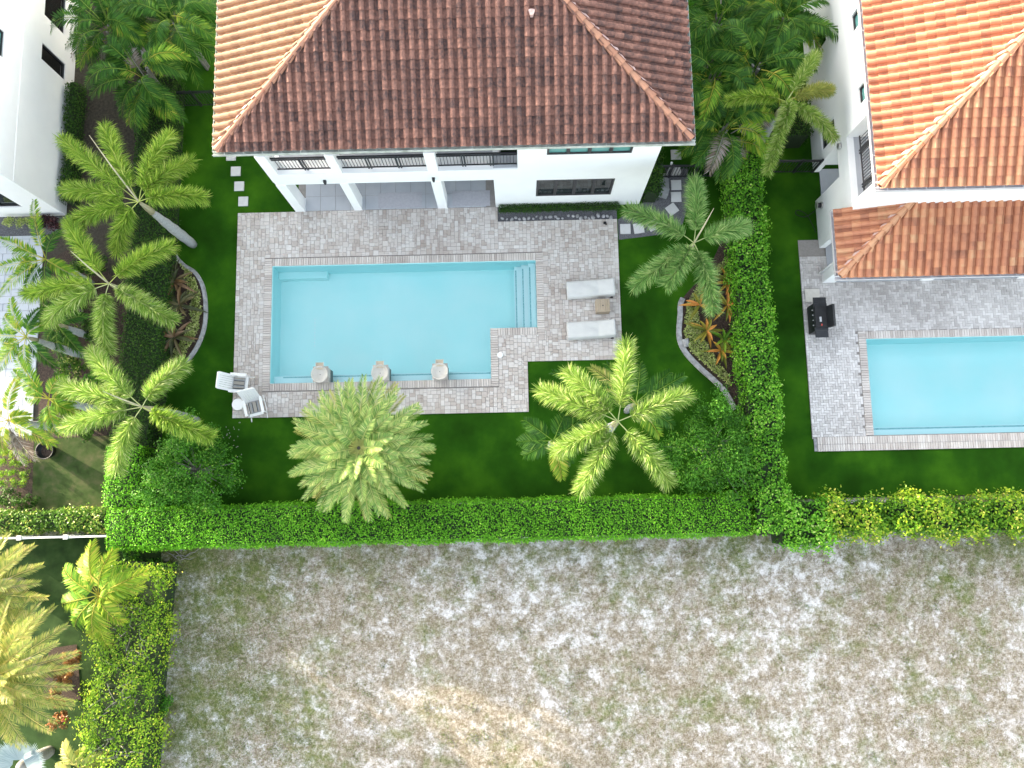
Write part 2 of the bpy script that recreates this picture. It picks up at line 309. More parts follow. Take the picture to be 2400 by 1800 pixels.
sheet('flower_bed', pix([(115, 1520), (180, 1510), (190, 1640), (100, 1640)]), .002, 'mulch')
sheet('flower_bed', pix([(100, 620), (200, 560), (300, 700), (310, 930), (250, 1020), (90, 1030), (90, 800)]), .01, 'mulch')
sheet('flower_bed', pix([(-20, 505), (170, 505), (168, 545), (-20, 560)]), .012, 'gravel')
LB = [(415, 225), (418, 400), (412, 520), (403, 560), (412, 600), (432, 622), (458, 640), (476, 672), (483, 720), (479, 770), (462, 815), (436, 850), (405, 880), (385, 925), (380, 1000)]
RB = [(1700, 430), (1690, 560), (1650, 640), (1600, 700), (1594, 740), (1592, 790), (1606, 825), (1640, 862), (1675, 893), (1700, 920), (1722, 960)]
lb = smoothpath(pix(LB)); rb = smoothpath(pix(RB))
sheet('flower_bed', [(-14.6, p[1]) for p in lb[::-1]]+[tuple(p[:2]) for p in lb], .014, 'mulch')
sheet('flower_bed', [tuple(p[:2]) for p in rb]+[(8.7, p[1]) for p in rb[::-1]], .014, 'mulch')
def edging(path, label, w=.16):
    mb = MB()
    for a, b in zip(path, path[1:]):
        d = norm(b-a); nn = np.array([-d[1], d[0], 0])*w/2; j = rng.uniform(.0, .02)
        mb.add([a-nn, b-nn, b+nn, a+nn]+[p+np.array([0, 0, .09+j]) for p in (a-nn*.8, b-nn*.8, b+nn*.8, a+nn*.8)], [(4, 5, 6, 7), (0, 1, 5, 4), (1, 2, 6, 5), (2, 3, 7, 6), (3, 0, 4, 7)])
    return tag(mb.build('bed_edging', 'concrete'), label, 'edging')
edging(lb, 'curved rough grey concrete edging of the bed of dark strappy plants')
edging(rb[18:], 'curved rough grey concrete edging of the bed of bronze strappy plants', .22)
sheet('gravel_path', pix([(1448, 515), (1500, 480), (1560, 440), (1560, 395), (1612, 395), (1615, 470), (1600, 525), (1560, 548), (1500, 556), (1450, 562)]), .006, 'gravel')
sheet('flower_bed', rect(-.65, 4.23, 11.36, 12.0), .008, 'gravel')
# ------------------------------------------------------------------ paving: 300 pavers as parts, the rest joined
BOXM = {}
def paver_mesh(w_, h_, t, m, name):
    key = (round(w_, 3), round(h_, 3), m, name)
    if key not in BOXM: BOXM[key] = MB().box(0, w_, 0, h_, -t, 0, bev=.007).mesh(name, MT[m])
    return BOXM[key]
def lay(parent, name, pieces, z, m, gap=.008, t=.05, limit=300, score=None):
    """pieces: (x0, x1, y0, y1)"""
    sc_ = score or (lambda p: (p[1]-p[0])*(p[3]-p[2])*200 - np.hypot((p[0]+p[1])/2, (p[2]+p[3])/2)*.05)
    vis = [p for p in pieces if in_view(((p[0]+p[1])/2, (p[2]+p[3])/2, z), 0)]
    top = set(sorted(vis, key=sc_, reverse=True)[:limit]); rest = MB(); n = 0
    for p in pieces:
        dz = rng.uniform(-.004, .004)
        if p in top:
            w_, h_ = p[1]-p[0]-gap, p[3]-p[2]-gap
            link(name, paver_mesh(w_, h_, t, m, name), parent, (p[0]+gap/2, p[2]+gap/2, z+dz)); n += 1
        else: rest.box(p[0]+gap/2, p[1]-gap/2, p[2]+gap/2, p[3]-gap/2, z-t, z+dz, v=rng.random(), bev=.007)
    if rest.n: rest.build(name, m, parent, kind='stuff')
def inside(x, y, rects): return any(r[0] <= x <= r[1] and r[2] <= y <= r[3] for r in rects)
def mixed(area, holes, u=.0775):
    """random cobble mix of 1x1, 2x1, 1x2 and 2x2 units"""
    x0, x1 = min(r[0] for r in area), max(r[1] for r in area); y0, y1 = min(r[2] for r in area), max(r[3] for r in area)
    nx, ny = int(round((x1-x0)/u)), int(round((y1-y0)/u)); ux, uy = (x1-x0)/nx, (y1-y0)/ny
    ok = np.array([[inside(x0+(i+.5)*ux, y0+(j+.5)*uy, area) and not inside(x0+(i+.5)*ux, y0+(j+.5)*uy, holes) for j in range(ny)] for i in range(nx)])
    out = []
    for j in range(ny):
        for i in range(nx):
            if not ok[i, j]: continue
            r = rng.random(); w_, h_ = (2, 2) if r < .5 else (3, 2) if r < .75 else (2, 3) if r < .92 else (3, 3)
            while w_ > 1 and (i+w_ > nx or not ok[i:i+w_, j].all()): w_ -= 1
            while h_ > 1 and (j+h_ > ny or not ok[i:i+w_, j:j+h_].all()): h_ -= 1
            ok[i:i+w_, j:j+h_] = False; out.append((x0+i*ux, x0+(i+w_)*ux, y0+j*uy, y0+(j+h_)*uy))
    return out
def coping(rects_out, cw=.30, u=.098):
    """bricks laid across the rim; rects_out: (x0,x1,y0,y1,axis)"""
    out = []
    for x0, x1, y0, y1, ax in rects_out:
        n = int(round(((x1-x0) if ax == 'x' else (y1-y0))/u))
        for i in range(n):
            out.append((x0+(x1-x0)*i/n, x0+(x1-x0)*(i+1)/n, y0, y1) if ax == 'x' else (x0, x1, y0+(y1-y0)*i/n, y0+(y1-y0)*(i+1)/n))
    return out
ZP = .06
CW = .31
pat_area = [(-11.34, .43, 3.52, 12.0), (.43, 4.23, 5.57, 11.36), (.43-.001, -.65+4.88, 5.57, 11.36)]
pat_area = [(-11.34, -.65, 3.52, 12.0), (-.65, .43, 3.52, 11.36), (.43, 4.23, 5.57, 11.36)]
hole_ = [(-9.87-CW, -1.04+CW, 4.88-CW, 9.71+CW), (-1.04, .85+CW, 6.93-CW, 9.71+CW)]
patio = cut_sheet('patio', -11.33, .42, 3.53, 11.35, .03, 'joint', POOL+[(.43, 5, 3, 5.57)])
cut_sheet('patio_base', -11.33, -.66, 11.35, 11.99, .03, 'joint', []).parent = patio
cut_sheet('patio_base', .42, 4.22, 5.58, 11.35, .03, 'joint', POOL).parent = patio
lay(patio, 'paver', mixed(pat_area, hole_), ZP, 'paver')
cop = coping([(-9.87-CW, -9.87, 4.88-CW, 9.71+CW, 'y'), (-9.87, .85, 9.71, 9.71+CW, 'x'), (.85, .85+CW, 6.93-CW, 9.71+CW, 'y'), (-1.04+CW, .85, 6.93-CW, 6.93, 'x'), (-1.04, -1.04+CW, 4.88-CW, 6.93, 'y'), (-9.87, -1.04, 4.88-CW, 4.88, 'x')])
lay(patio, 'coping_brick', cop, ZP+.02, 'coping', gap=.012)
# herringbone paving of the right-hand house
def herring(x0, x1, y0, y1, holes, u=.105):
    out = []; nx, ny = int((x1-x0)/u), int((y1-y0)/u)
    for j in range(-1, ny+1):
        for i in range(-1, nx+1):
            k = (i-j) % 4
            if k == 0: r = (x0+i*u, x0+(i+2)*u, y0+j*u, y0+(j+1)*u)
            elif k == 3: r = (x0+i*u, x0+(i+1)*u, y0+j*u, y0+(j+2)*u)
            else: continue
            r = (max(r[0], x0), min(r[1], x1), max(r[2], y0), min(r[3], y1))
            if r[1]-r[0] < .04 or r[3]-r[2] < .04: continue
            cx, cy = (r[0]+r[1])/2, (r[2]+r[3])/2
            if inside(cx, cy, holes): continue
            out.append(r)
    return out
patio2 = cut_sheet('patio', 11.54, 26, 2.2, 10.3, .03, 'joint', POOL2)
lay(patio2, 'paver', herring(11.55, 22, 2.27, 9.6, [(13.96-CW, 26, 2.30-.0, 6.15+CW)]), ZP, 'paver2', gap=.007)
lay(patio2, 'coping_brick', coping([(13.96-CW, 13.96, 2.30, 6.15+CW, 'y'), (13.96, 22, 6.15, 6.15+CW, 'x'), (11.72, 22, 1.98, 2.27, 'x'), (11.72, 22, 1.70, 1.98, 'x')]), ZP+.02, 'coping', gap=.012)
MB().box(11.6, 26, 1.72, 2.2, -.02, .03).build('kerb_wall', 'concrete', patio2)
# pale slabs of the left-hand garden
patio3 = sheet('patio', rect(-27, -19.3, 3.0, 11.25), .02, 'joint')
sl3 = []
for j in range(28):
    y = 3.0+j*.3; x = -19.3
    while x > -22.6:
        w_ = rng.choice([.3, .45, .6]); sl3.append((x-w_, x, y, min(y+.3, 11.25))); x -= w_
lay(patio3, 'slab', [p for p in sl3 if p[3]-p[2] > .1], .05, 'paver3', gap=.012)
# ------------------------------------------------------------------ pools
def basin(name, rects, parent, zb, thick=.0):
    pass
pool = empty('swimming_pool', (-5, 7, 0), 'large L-shaped turquoise pool with three stone bowls on its edge', 'pool')
def wallquads(mb, loop, z0, z1):
    for a, b in zip(loop, loop[1:]+loop[:1]): mb.add([(*a, z0), (*b, z0), (*b, z1), (*a, z1)], [(3, 2, 1, 0)])
L6 = [(-9.87, 4.88), (-1.04, 4.88), (-1.04, 6.93), (.85, 6.93), (.85, 9.71), (-9.87, 9.71)]
ZW = -.06; ZB = -1.25
Ml = lambda o, p: (setattr(o, 'parent', p), setattr(o, 'location', (-p.location.x, -p.location.y, -p.location.z)))
mb = MB(); wallquads(mb, L6, ZB, ZP-.02); o = mb.build('pool_wall', 'plaster_deep'); Ml(o, pool)
mb = MB(); mb.add([(x, y, ZB) for x, y in L6], [tuple(range(6))]); o = mb.build('pool_floor', 'plaster'); Ml(o, pool)
def poolbox(n, m, *a):
    o = MB().box(*a).build(n, m); Ml(o, pool); return o
e = .004
poolbox('bench', 'shelf', -9.87+e, -1.04-e, 4.88+e, 5.24, ZB+e, -.50)
poolbox('bench', 'plaster', -9.87+e, -7.85, 9.42, 9.71-e, ZB+e, -.85)
poolbox('mosaic_strip', 'mosaic', -9.5, -1.06, 5.17, 5.22, -.50, -.494)
poolbox('edge_strip', 'edgewhite', -9.5, -1.06, 5.235, 5.262, -.60, -.492)
for i, (xs, zs) in enumerate(((-.02, -.85), (.27, -.62), (.55, -.38))):
    nx = (.27, .55, .85-e)[i]
    poolbox('step', 'shelf', xs, nx-e, 6.93+e, 9.71-e, ZB+e, zs)
    poolbox('mosaic_strip', 'mosaic', xs+.03, xs+.085, 6.96, 9.55, zs, zs+.005)
    poolbox('edge_strip', 'edgewhite', xs-.02, xs-.001, 6.96, 9.6, zs-.12, zs+.004)
for k in range(9): poolbox('drain_mark', 'shelf', -8.45, -8.40, 6.6+k*.14, 6.66+k*.14, ZB, ZB+.006)
mb = MB(); mb.add([(x, y, ZW) for x, y in L6], [tuple(range(6))]); o = mb.build('water', 'water'); Ml(o, pool)
pool2 = empty('swimming_pool', (18, 4, 0), 'turquoise pool beside the black grill, cut by the right picture edge', 'pool')
L4 = [(13.96, 2.30), (25, 2.30), (25, 6.15), (13.96, 6.15)]
mb = MB(); wallquads(mb, L4, ZB, ZP-.02); Ml(mb.build('pool_wall', 'plaster_deep'), pool2)
mb = MB(); mb.add([(x, y, ZB) for x, y in L4], [(0, 1, 2, 3)]); Ml(mb.build('pool_floor', 'plaster'), pool2)
Ml(MB().box(13.96+e, 25-e, 2.30+e, 2.62, ZB+e, -.45).build('bench', 'shelf'), pool2)
Ml(MB().box(13.97, 25-e, 2.55, 2.61, -.45, -.444).build('mosaic_strip', 'mosaic'), pool2)
Ml(MB().box(13.97, 25-e, 2.622, 2.65, -.55, -.442).build('edge_strip', 'edgewhite'), pool2)
mb = MB(); mb.add([(x, y, ZW) for x, y in L4], [(0, 1, 2, 3)]); Ml(mb.build('water', 'water'), pool2)
# ================================================================== HOUSES
TW, TL = .305, .30        # clay tile cover width and exposure
def tile_verts():
    prof = [(0, .0), (.008, .07), (.045, .118), (.094, .134), (.143, .118), (.180, .07), (.188, .0), (.246, -.012), (TW, .0)]
    k = len(prof); L = TL+.05
    V = [(x, 0, z+.034) for x, z in prof]+[(x, L, z) for x, z in prof]+[(x, 0, z-.004) for x, z in prof]
    Fc = [(i, i+1, i+k+1, i+k) for i in range(k-1)]+[(i+2*k, i+2*k+1, i+1, i) for i in range(k-1)]
    return V, Fc
TV, TF = tile_verts()
def roof_slope(roof, cands, org, a, u, n, ncol, nrow, hips, m, stuff, box):
    """tiles over one slope; hips(t) -> (smin, smax) along the eave at height t up the slope (plan distance)"""
    ca = Vector(u).z; cp = math.sqrt(1-ca*ca)
    A, U, Nn, O = Vector(a), Vector(u), Vector(n), Vector(org)
    for r in range(nrow):
        for c in range(ncol):
            s0, t0 = c*TW, r*TL
            lo0, hi0 = hips(t0*cp); lo1, hi1 = hips((t0+TL+.05)*cp)
            cen = O+A*(s0+TW/2)+U*(t0+TL/2)
            if not (box[0] < cen.x < box[1] and box[2] < cen.y < box[3]): continue
            full = s0 >= max(lo0, lo1) and s0+TW <= min(hi0, hi1)
            if full: cands.append((O+A*s0+U*t0, A, U, Nn)); continue
            lom, him = hips((t0+TL*.5)*cp)
            if s0+TW < min(lo0, lo1) or s0 > max(hi0, hi1): continue
            V = []
            for x, y, z in TV:
                lo, hi = hips((t0+y)*cp); ss = min(max(s0+x, lo), hi); V.append(O+A*ss+U*(t0+y)+Nn*z)
            stuff.add(V, TF, rng.random())
def finish_tiles(roof, cands, stuff, m, limit=300):
    me = MB().add(TV, TF).mesh('roof_tile', MT[m]); 
    vis = [c for c in cands if in_view(c[0], 0)]
    top = {id(c) for c in sorted(vis, key=lambda c: (c[0]-Vector((0, 0, H))).length)[:limit]}
    for c in cands:
        O, A, U, Nn = c; j = rng.uniform(-.006, .006)
        if id(c) in top:
            o = link('roof_tile', me, roof); o.matrix_local = Matrix(((A.x, U.x, Nn.x, O.x), (A.y, U.y, Nn.y, O.y), (A.z, U.z, Nn.z, O.z+j), (0, 0, 0, 1)))
        else: stuff.add([O+A*x+U*y+Nn*(z+j) for x, y, z in TV], TF, rng.random())
    if stuff.n: stuff.build('roof_tile', m, roof, kind='stuff')
def hip_caps(roof, p0, d, length, m, side):
    """barrel ridge tiles up a hip from p0 along unit d, with a ragged mortar bed on one side"""
    d = Vector(d).normalized(); sd = d.cross(Vector((0, 0, 1))).normalized(); up = sd.cross(d); Lc = .36
    V = []; n = 6
    for q, (y, rr) in enumerate(((0, .135), (.40, .115))):
        for i in range(n+1):
            a = math.pi*i/n; V.append((math.cos(a)*rr, y, math.sin(a)*rr*.8-(0.0 if q == 0 else .02)))
    V += [(x*.82, 0, z*.8) for x, y, z in V[:n+1]]
    Fc = [(i, i+1, i+n+2, i+n+1) for i in range(n)]+[(i+2*n+2, i+2*n+3, i+1, i) for i in range(n)]
    me = MB().add(V, Fc).mesh('ridge_tile', MT[m])
    for k in range(int(length/Lc)):
        O = Vector(p0)+d*(k*Lc)+up*.055
        o = link('ridge_tile', me, roof); o.matrix_local = Matrix(((sd.x, d.x, up.x, O.x), (sd.y, d.y, up.y, O.y), (sd.z, d.z, up.z, O.z), (0, 0, 0, 1)))
    mb = MB(); st = int(length/.12); prev = None
    for k in range(st+1):
        c = Vector(p0)+d*(k*.12); r0 = .115; r1 = .17+rng.uniform(-.02, .055)
        cur = (c+sd*side*r0+up*.075, c+sd*side*r1+up*(.035), c+sd*side*(r1+.02)-up*.06)
        if prev: mb.add([*prev, *cur], [(0, 1, 4, 3), (1, 2, 5, 4)])
        prev = cur
    mb.build('mortar_bed', 'mortar', roof)
def hip_roof(house, x0, x1, y0, y1, z0, k, m, capm, vis, gm, back=True, side=1, tmax=None, ml=None):
    """hip roof with eaves x0..x1, y0..y1; vis = plan box that gets tiles"""
    hw = (x1-x0)/2; R = hw if tmax is None else tmax
    roof = MB()
    rz = z0-.06
    if tmax is None:
        V = [(x0, y0, rz), (x1, y0, rz), (x1, y1, rz), (x0, y1, rz), (x0+hw, y0+hw, rz+k*hw), (x0+hw, y1-hw, rz+k*hw)]
        roof.add(V, [(0, 1, 4), (1, 2, 5, 4), (2, 3, 5), (3, 0, 4, 5), (3, 2, 1, 0)])
    else:
        t = tmax; V = [(x0, y0, rz), (x1, y0, rz), (x1, y0+t, rz+k*t), (x0+t, y0+t, rz+k*t), (x0, y0+t, rz), (x1, y0+t, rz)]
        roof.add(V, [(0, 1, 2, 3), (0, 3, 4), (0, 4, 5, 1), (3, 2, 5, 4)])
    ro = roof.build('roof', m, house)
    g = math.hypot(1, k); cu, su = 1/g, k/g
    cands = []; st = MB(); ov = .06
    W = x1-x0
    roof_slope(ro, cands, (x0, y0-ov, z0), (1, 0, 0), (0, cu, su), (0, -su, cu), int(W/TW)+1, int(R*g/TL)+1, lambda t: (t, W-t if tmax is None else W), m, st, vis)
    D = (y1-y0) if tmax is None else tmax
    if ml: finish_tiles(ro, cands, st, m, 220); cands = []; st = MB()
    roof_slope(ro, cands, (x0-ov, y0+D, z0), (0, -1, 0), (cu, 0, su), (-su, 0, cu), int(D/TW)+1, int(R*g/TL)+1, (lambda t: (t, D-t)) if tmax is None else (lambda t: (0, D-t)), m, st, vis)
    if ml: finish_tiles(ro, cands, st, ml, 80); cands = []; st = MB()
    if tmax is None:
        roof_slope(ro, cands, (x1+ov, y0, z0), (0, 1, 0), (-cu, 0, su), (su, 0, cu), int(D/TW)+1, int(R*g/TL)+1, lambda t: (t, D-t), m, st, vis)
    if st.n or cands: finish_tiles(ro, cands, st, m, 0 if ml else 300)
    hip_caps(ro, (x0, y0, z0+.02), (1, 1, k), (R if tmax else 7.2)*math.sqrt(2+k*k), capm, side)
    if tmax is None: hip_caps(ro, (x1, y0, z0+.02), (-1, 1, k), 7.2*math.sqrt(2+k*k), capm, -side)
    # gutters round the eaves: an open trough with straps
    def trough(n, x0_, x1_, ax, at, sgn):
        mb = MB()
        prof = [(.0, .06), (.0, -.07), (.13, -.07), (.13, .05), (.115, .05), (.115, -.055), (.015, -.055), (.015, .06)]
        pts = []
        for q in (x0_, x1_):
            for p, z in prof: pts.append((q, at+sgn*p, z0-.05+z) if ax == 'x' else (at+sgn*p, q, z0-.05+z))
        mb.add(pts, [(i, (i+1) % 8, (i+1) % 8+8, i+8) for i in range(8)]+[tuple(range(8)), tuple(range(15, 7, -1))])
        q = x0_+.4
        while q < x1_:
            b_ = (q-.012, q+.012); 
            if ax == 'x': mb.box(b_[0], b_[1], min(at, at+sgn*.13), max(at, at+sgn*.13), z0-.002, z0+.006)
            else: mb.box(min(at, at+sgn*.13), max(at, at+sgn*.13), b_[0], b_[1], z0-.002, z0+.006)
            q += .62
        mb.build('gutter', gm, house)
    trough('gutter', x0-.15, x1+.15, 'x', y0-.02, -1); trough('gutter', y0+.03, y1 if tmax is None else y0+tmax, 'y', x0-.02, -1)
    if tmax is None: trough('gutter', y0+.03, y1, 'y', x1+.02, 1)
    return ro
def window(house, ax, at, a0, a1, z0, z1, out, npan=1, fr=.07, glassm='glass', frm='bronze', dep=.1):
    """window in a wall plane; ax = axis along the wall, at = wall plane, out = outward sign"""
    def bx(mb, p0, p1, q0, q1, d0, d1):
        lo, hi = sorted((at+out*d0, at+out*d1))
        if ax == 'x': mb.box(p0, p1, lo, hi, q0, q1)
        else: mb.box(lo, hi, p0, p1, q0, q1)
    f = MB(); d0, d1 = -dep, .012
    bx(f, a0, a1, z0, z0+fr, d0, d1); bx(f, a0, a1, z1-fr, z1, d0, d1); bx(f, a0, a0+fr, z0+fr, z1-fr, d0, d1); bx(f, a1-fr, a1, z0+fr, z1-fr, d0, d1)
    w_ = (a1-a0)/npan
    for i in range(1, npan): bx(f, a0+i*w_-fr*.8, a0+i*w_+fr*.8, z0+fr, z1-fr, d0, d1-.004)
    wo = f.build('window', frm, house)
    for i in range(npan):
        g = MB(); l = a0+i*w_+(fr if i == 0 else fr*.8); r = a0+(i+1)*w_-(fr if i == npan-1 else fr*.8)
        bx(g, l+.001, r-.001, z0+fr+.001, z1-fr-.001, -.055, -.045); g.build('pane', glassm, wo)
    return wo
def lamp(house, x, y, z):
    mb = MB(); mb.box(x-.05, x+.05, y-.10, y, z-.06, z+.08); mb.box(x-.035, x+.035, y-.13, y-.1, z-.10, z+.0); mb.build('wall_lamp', 'black', house)
def railing(house, x0, x1, y, z0, z1, posts, ax='x', step=.115, m='black'):
    mb = MB()
    def bx(a0, a1, d, q0, q1):
        if ax == 'x': mb.box(a0, a1, y-d, y+d, q0, q1)
        else: mb.box(y-d, y+d, a0, a1, q0, q1)
    bx(x0, x1, .028, z1-.04, z1); bx(x0, x1, .02, z1-.19, z1-.155); bx(x0, x1, .022, z0, z0+.04)
    for p in posts:
        for q in (-.05, .05): bx(p+q-.022, p+q+.022, .024, z0-.10, z1-.045)
    r = mb.build('railing', m, house)
    n = int((x1-x0)/step); bal = MB().box(-.009, .009, -.009, .009, 0, z1-z0-.195).mesh('baluster', MT[m])
    for i in range(1, n):
        q = x0+(x1-x0)*i/n; link('baluster', bal, r, (q, y, z0+.04) if ax == 'x' else (y, q, z0+.04))
# ---------------- middle house
HX0, HX1, HY, ZE = -8.95, 5.15, 12.0, 7.15
house = empty('house', (0, 0, 0), 'white two-storey house with weathered brown tile roof and columned porch', 'house')
hip_roof(house, -9.60, 5.80, 11.50, 31, ZE, .35, 'tile', 'cap', (-12, 8, 10, 20.5), 'gutter', side=-1, ml='tilelit')  # left slope gets the tile with sunlight in its colour
W_ = lambda *a, m='white', n='wall', h=None: MB().box(*a).build(n, m, h or house)
XO = -.72
W_(XO, HX1, HY, HY+.25, 0, 1.19); W_(XO, .9, HY, HY+.25, 1.19, 2.80); W_(3.86, HX1, HY, HY+.25, 1.19, 2.80); W_(XO, HX1, HY, HY+.25, 2.80, 3.90)
W_(.18, HX1, HY, HY+.25, 3.90, 5.10); W_(.18, 1.21, HY, HY+.25, 5.10, 6.65); W_(4.17, HX1, HY, HY+.25, 5.10, 6.65); W_(.18, HX1, HY, HY+.25, 6.65, ZE-.07)
W_(XO, XO+.25, HY+.25, 16, 0, 3.90); W_(.18, .43, HY+.25, 15, 3.90, ZE-.07)
W_(HX1-.25, HX1, HY+.25, 30.3, 0, ZE-.07); W_(HX0, HX0+.25, 16, 30.3, 0, ZE-.07)
W_(HX0, XO, 16, 16.25, 0, 3.55); W_(HX0, .18, 15, 15.25, 3.9, ZE-.07); W_(HX0, HX0+.25, 15.25, 16, 3.9, ZE-.07); W_(HX0+.25, HX1-.25, 30.05, 30.3, 0, ZE-.07)
W_(HX0, XO, HY, HY+.55, 3.16, 3.90, n='floor_band'); W_(HX0, XO, HY+.03, HY+.55, 2.86, 3.16, n='floor_band')
W_(HX0+.4, XO, HY+.55, 16, 3.55, 3.88, m='grey', n='balcony_floor'); W_(HX0, HX0+.4, HY+.55, 16, 2.86, 3.9)
for x0, x1 in ((HX0, -8.57), (-6.53, -6.21), (-3.09, -2.71)):
    W_(x0, x1, HY+.002, HY+.55, .05, 2.86, n='column'); W_(x0, x1, HY+.002, HY+.50, 3.90, 5.45, n='column'); W_(x0+.02, x1-.02, HY+.06, HY+.5, 5.45, ZE-.07, n='column_head', m='greybeam')
    W_(x0-.02, x1+.02, HY-.02, HY+.57, 0, .05, n='column_base')
W_(-.71, .18, HY+.05, HY+.55, 3.9, 3.93, m='grey', n='balcony_edge')
for x0, x1 in ((-8.57, -6.53), (-6.21, -3.09), (-2.71, .18)):
    ps = [x0+(x1-x0)*f for f in ((.52,) if x1-x0 < 2.5 else (.33, .68))]
    railing(house, x0+.02, x1-.02, HY+.16, 4.0, 4.98, ps)
pf = MB().box(HX0+.1, XO, HY, 16, -.02, .045).build('porch_floor', 'joint', house)
for i in range(13):
    for j in range(4):
        x0 = HX0+.4+i*.62
        if x0+.6 < XO-.01: link('floor_tile', paver_mesh(.61, .61, .02, 'grey', 'floor_tile'), pf, (x0, HY+.02+j*.62, .055))
for i, (x0, x1) in enumerate(((-5.55, -3.75), (-2.5, -.95))):
    tag(MB().box(x0, x1, HY+.06, HY+.72, .056, .068).build('doormat', 'rug'), ('pale grey mat on the porch floor between the two right columns', 'pale grey mat on the porch floor beside the solid wall')[i], 'mat', 'mats on the porch floor')
window(house, 'x', HY, .9, 3.86, 1.19, 2.80, -1, 4, .075, 'glass', dep=.16)
window(house, 'x', HY, 1.21, 4.17, 5.10, 6.65, -1, 4, .075, 'glassg', dep=.12)
W_(.95, 3.8, HY+.6, HY+.62, 1.0, 2.9, m='inside', n='room_back')
for x in (-7.0, -2.95): lamp(house, x, HY, 3.25)
MB().box(2.2, 2.42, HY-.012, HY, .3, .5).build('wall_vent', 'plastic', house)
def wall_holes(ax, at, a0, a1, z0, z1, holes, th, h):
    """wall with rectangular openings"""
    xs = sorted({a0, a1, *[q for w0 in holes for q in w0[:2]]}); 
    for l, r in zip(xs, xs[1:]):
        cuts = sorted([(w0[2], w0[3]) for w0 in holes if w0[0] <= l+1e-6 and w0[1] >= r-1e-6]); z = z0
        for c0, c1 in cuts+[(z1, z1)]:
            if c0-z > .001:
                if ax == 'y': MB().box(at-th, at, l, r, z, c0).build('wall', 'white', h)
                else: MB().box(l, r, at, at+th, z, c0).build('wall', 'white', h)
            z = c1
# ---------------- right-hand house
house2 = empty('house', (0, 0, 0), 'white house with bright orange tile roofs beside the pool with the grill', 'house')
RX, RY = 12.38, 10.3
hip_roof(house2, 11.74, 27.2, 9.76, 29, ZE, .35, 'tile2', 'cap2', (10, 21, 8, 20), 'gutterw', side=-1)
hip_roof(house2, 11.86, 27.2, 7.92, 20, 3.15, .35, 'tile2', 'cap2', (10, 21, 6, 14), 'gutterw', side=-1, tmax=2.52)
V_ = lambda *a, m='white', n='wall': MB().box(*a).build(n, m, house2)
W2 = [(17.65, 18.5, 1.08, 2.36), (13.62, 14.4, 1.1, 2.5), (16.5, 17.15, 4.7, 5.9), (13.7, 14.35, 4.75, 5.95)]
V_(RX, RX+.25, RY+.25, 11.95, 0, 3.45); V_(RX, RX+.25, 11.95, 13.2, 2.57, 3.45); wall_holes('y', RX+.25, 13.2, 28.3, 0, 3.45, W2[:2], .25, house2)
wall_holes('y', RX+.25, 13.1, 28.3, 3.45, ZE-.07, W2[2:], .25, house2); V_(RX, RX+.25, RY, RY+.25, 0, 3.45)
V_(RX, RX+.25, 10.6, 13.1, 3.45, 3.5); V_(RX, 27, RY, RY+.25, 3.45, ZE-.07)
V_(RX+.25, 27, RY, RY+.25, 2.6, 3.45); V_(RX+.25, 27, 13.5, 13.75, 0, 3.2)
V_(RX+.25, RX+1.6, 10.55, 13.1, 3.3, 3.5, m='grey', n='balcony_floor'); V_(RX+1.6, RX+1.8, 10.55, 13.3, 3.5, ZE-.07)
V_(RX, RX+.25, RY+.25, 10.6, 3.5, ZE-.07); V_(RX+.25, RX+1.6, 13.1, 13.3, 3.5, ZE-.07)
railing(house2, 10.62, 13.08, RX+.42, 3.62, 4.7, (11.2, 12.5), 'y', m='bronze')
V_(RX+.25, 17, 10.6, 13.3, 0, .05, m='grey', n='porch_floor'); V_(RX+.25, 24, 8.5, 10.3, .04, .075, m='grey', n='porch_floor')
for x0, x1, y0, y1 in ((RX, RX+.5, 8.49, 8.95), (16.3, 16.8, 8.49, 8.95), (20.2, 20.7, 8.49, 8.95)): V_(x0, x1, y0, y1, 0, 2.6, n='column')
V_(RX, RX+.25, 9.95, RY, 0, 2.6); V_(RX, 26, 8.49, 8.9, 2.6, 3.05, n='porch_beam'); V_(RX, RX+.4, 8.9, 10.3, 2.6, 3.05, n='porch_beam')
for a0, a1, z0, z1, g, fm in ((17.65, 18.5, 1.08, 2.36, 'glassk', 'black'), (13.62, 14.4, 1.1, 2.5, 'glassk', 'black'), (16.5, 17.15, 4.7, 5.9, 'glassg', 'bronze'), (13.7, 14.35, 4.75, 5.95, 'glassg', 'bronze')):
    window(house2, 'y', RX+.08, a0, a1, z0, z1, -1, 1, .06, g, fm)
MB().tube([(RX-.02, 13.0, 2.95), (RX-.12, 13.0, 2.95)], .12, 12).build('wall_lamp', 'steel', house2)
MB().tube([(RX-.06, 8.9, .05), (RX-.06, 8.9, 3.0)], .04, 6).build('downpipe', 'whitepaint', house2)
# ---------------- left-hand house
house3 = empty('house', (0, 0, 0), 'white stucco house at the upper left with three dark windows', 'house')
U_ = lambda *a, m='white', n='wall': MB().box(*a).build(n, m, house3)
LX, LY = -18.45, 12.09
hl = [(17.66, 18.36, .70, 2.38), (19.55, 21.1, .93, 2.36), (16.4, 17.4, 4.66, 5.9)]
wall_holes('y', LX, LY, 29, 0, 3.60, hl[:2], .25, house3); wall_holes('y', LX-.02, LY, 29, 3.60, ZE, hl[2:], .23, house3)
hs3 = [(-23.2, -19.62, 1.05, 2.5)]
wall_holes('x', LY, -31, LX-.25, 0, 4.2, hs3, .25, house3); wall_holes('x', LY+.02, -31, LX-.25, 4.2, ZE, [], .23, house3)
for a0, a1, z0, z1 in hl: window(house3, 'y', LX-(.02 if z0 > 4 else 0)-.06, a0, a1, z0, z1, 1, 1, .05, 'glassk' if z0 < 4 else 'glassg', 'black', dep=.08)
